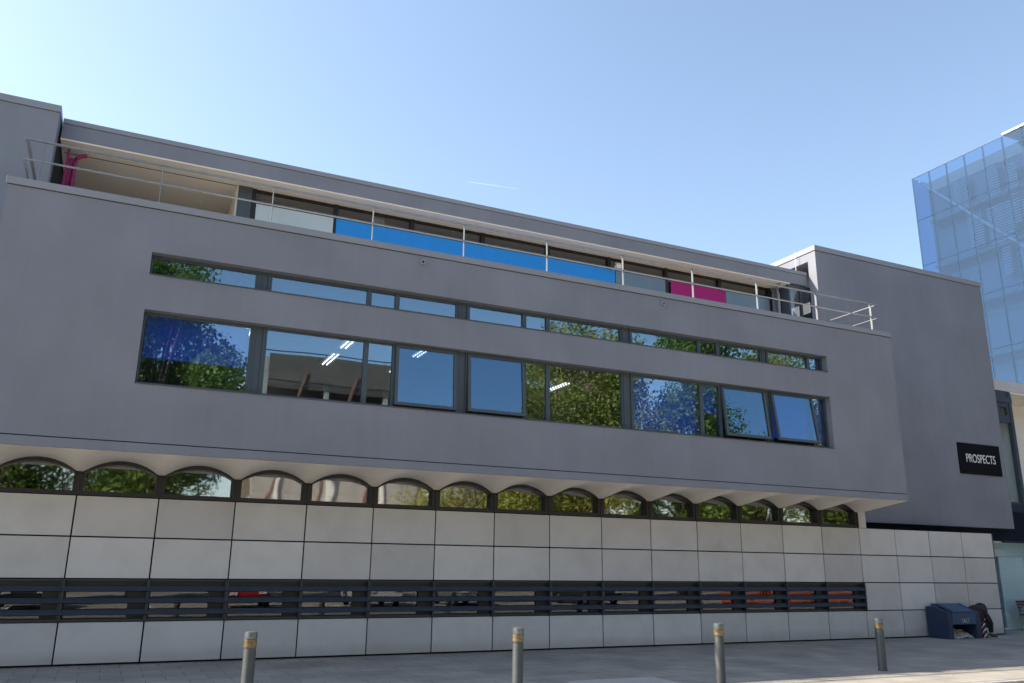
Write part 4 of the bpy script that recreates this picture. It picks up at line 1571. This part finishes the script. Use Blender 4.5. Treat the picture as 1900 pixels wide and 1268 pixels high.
# ================================================================ PARKED CARS and BARRIERS across the road
def make_car(paint, van=False):
    root = empty('parked_van' if van else 'parked_car')
    Lh, Hh = (2.4, 1.95) if van else (2.1, 1.45)
    if van:
        prof = [(-2.4, 0.35), (-2.4, 1.85), (-2.3, 1.95), (1.0, 1.95), (1.7, 1.15), (2.35, 0.95), (2.4, 0.35)]
    else:
        prof = [(-2.05, 0.32), (-2.1, 0.85), (-1.95, 1.0), (-1.55, 1.40), (-0.9, 1.46), (0.3, 1.42), (1.0, 0.98), (1.85, 0.82), (2.08, 0.62), (2.05, 0.32)]
    b = MB()
    b.prism(list(prof), -0.85, 0.85)
    b.build('body', paint, root, bevel=0.07)
    gl = MB()
    if van:
        gl.prism([(0.15, 1.2), (1.45, 1.2), (0.95, 1.8), (0.15, 1.8)], -0.856, 0.856)
        gl.add([(1.06, -0.75, 1.90), (1.06, 0.75, 1.90), (1.70, 0.78, 1.20), (1.70, -0.78, 1.20)], [(0, 3, 2, 1)])
    else:
        gl.prism([(-1.55, 0.98), (0.75, 0.98), (0.22, 1.36), (-0.85, 1.39), (-1.35, 1.33)], -0.856, 0.856)
        gl.add([(0.36, -0.72, 1.40), (0.36, 0.72, 1.40), (1.0, 0.78, 0.985), (1.0, -0.78, 0.985)], [(0, 3, 2, 1)])
    gl.build('window', M['car_glass'], root)
    for sx in (-1.3, 1.3):
        for sy in (-0.82, 0.82):
            w = MB().lathe([(0.0, -0.1), (0.30, -0.1), (0.33, -0.06), (0.33, 0.06), (0.30, 0.1), (0.0, 0.1)], n=24).build('wheel', M['tyre'], root)
            w.rotation_euler = (R(90), 0, 0)
            w.location = (sx, sy, 0.33)
            MB().lathe([(0.0, -0.106), (0.19, -0.104), (0.2, -0.09), (0.2, 0.09), (0.19, 0.104), (0.0, 0.106)], n=20).build('rim', M['chrome'], w)
    for sy in (-0.6, 0.6):
        h = MB().box(1.95, 2.11, sy - 0.16, sy + 0.16, 0.62, 0.75) if not van else MB().box(2.25, 2.42, sy - 0.14, sy + 0.14, 0.72, 0.9)
        h.build('headlight', M['light_lens'], root)
    return root

cars = [('car_red', False, 6.2, -21.5, 95, 'red car parked across the road, mirrored in the louvred windows'),
        ('car_dark', False, -2.0, -22.8, 88, 'charcoal car parked across the road near the left tree'),
        ('car_white', True, 11.8, -21.8, 92, 'white van parked across the road facing the office'),
        ('car_silver', False, 16.5, -22.5, 90, 'silver car parked across the road right of the white van'),
        ('car_dark', False, 23.5, -22.5, 86, 'charcoal car parked across the road before the bushy trees')]
for mt, van, x, y, rz, lb in cars:
    c = make_car(M[mt], van)
    c.location = (x, y, -0.13)
    c.rotation_euler = (0, 0, R(rz))
    tag(c, lb, 'van' if van else 'car', 'vehicles parked across the road')

def make_barrier():
    r = empty('safety_barrier')
    f = ring_frame(MB(), -1.0, 1.0, 0.12, 1.0, -0.02, 0.02, 0.07)
    for k in range(9):
        f.box(-0.85 + k * 0.2, -0.79 + k * 0.2, -0.015, 0.015, 0.19, 0.72)
    f.box(-0.93, 0.93, -0.018, 0.018, 0.72, 0.78)
    f.build('frame', M['orange'], r)
    MB().box(-0.92, 0.92, -0.024, 0.024, 0.785, 0.925).build('reflective_strip', M['white'], r)
    for sx in (-0.7, 0.7):
        MB().box(sx - 0.05, sx + 0.05, -0.25, 0.25, 0.0, 0.12).build('foot', M['tyre'], r)
    return r

ba = make_barrier()
BL = ['orange plastic barrier with white strip, first from the left in the row across the road', 'orange plastic barrier with white strip, second from the left in the row across the road',
      'orange plastic barrier with white strip, third from the left in the row across the road', 'orange plastic barrier with white strip, third from the right in the row across the road',
      'orange plastic barrier with white strip, second from the right in the row across the road', 'orange plastic barrier with white strip, rightmost in the row across the road']
for i in range(6):
    o = ba if i == 0 else copy_tree(ba)
    o.location = (31.0 + i * 2.1, -19.6 - 0.15 * (i % 2), -0.13)
    o.rotation_euler = (0, 0, R((-4, 3, -2, 5, 0, -3)[i]))
    tag(o, BL[i], 'barrier', 'orange barriers across the road')

# ================================================================ CONTRAIL high in the sky
ct = MB()
C0 = Vector((0.52, -16.49, 1.67))

def far_pt(px, py, dist):
    d = (-rot.col[2] + rot.col[0] * ((px - 950) / 1544.86) - rot.col[1] * ((py - 634) / 1544.86)).normalized()
    return C0 + d * dist

a_, b_ = far_pt(864, 337, 5200), far_pt(965, 351, 5400)
ct.tube([a_, a_.lerp(b_, 0.15), a_.lerp(b_, 0.5), b_], [1.0, 3.2, 3.0, 0.8], 8)
m, nt, out = new_mat('ice_cloud')
df = N(nt, 'ShaderNodeBsdfTranslucent')
df.inputs['Color'].default_value = (0.95, 0.95, 0.95, 1)
tp = N(nt, 'ShaderNodeBsdfTransparent')
ms = N(nt, 'ShaderNodeMixShader')
ms.inputs[0].default_value = 0.045
L(nt, tp.outputs[0], ms.inputs[1])
L(nt, df.outputs[0], ms.inputs[2])
L(nt, ms.outputs[0], out.inputs['Surface'])
tag(ct.build('contrail', m), 'short faint white aircraft trail high in the blue sky', 'contrail')
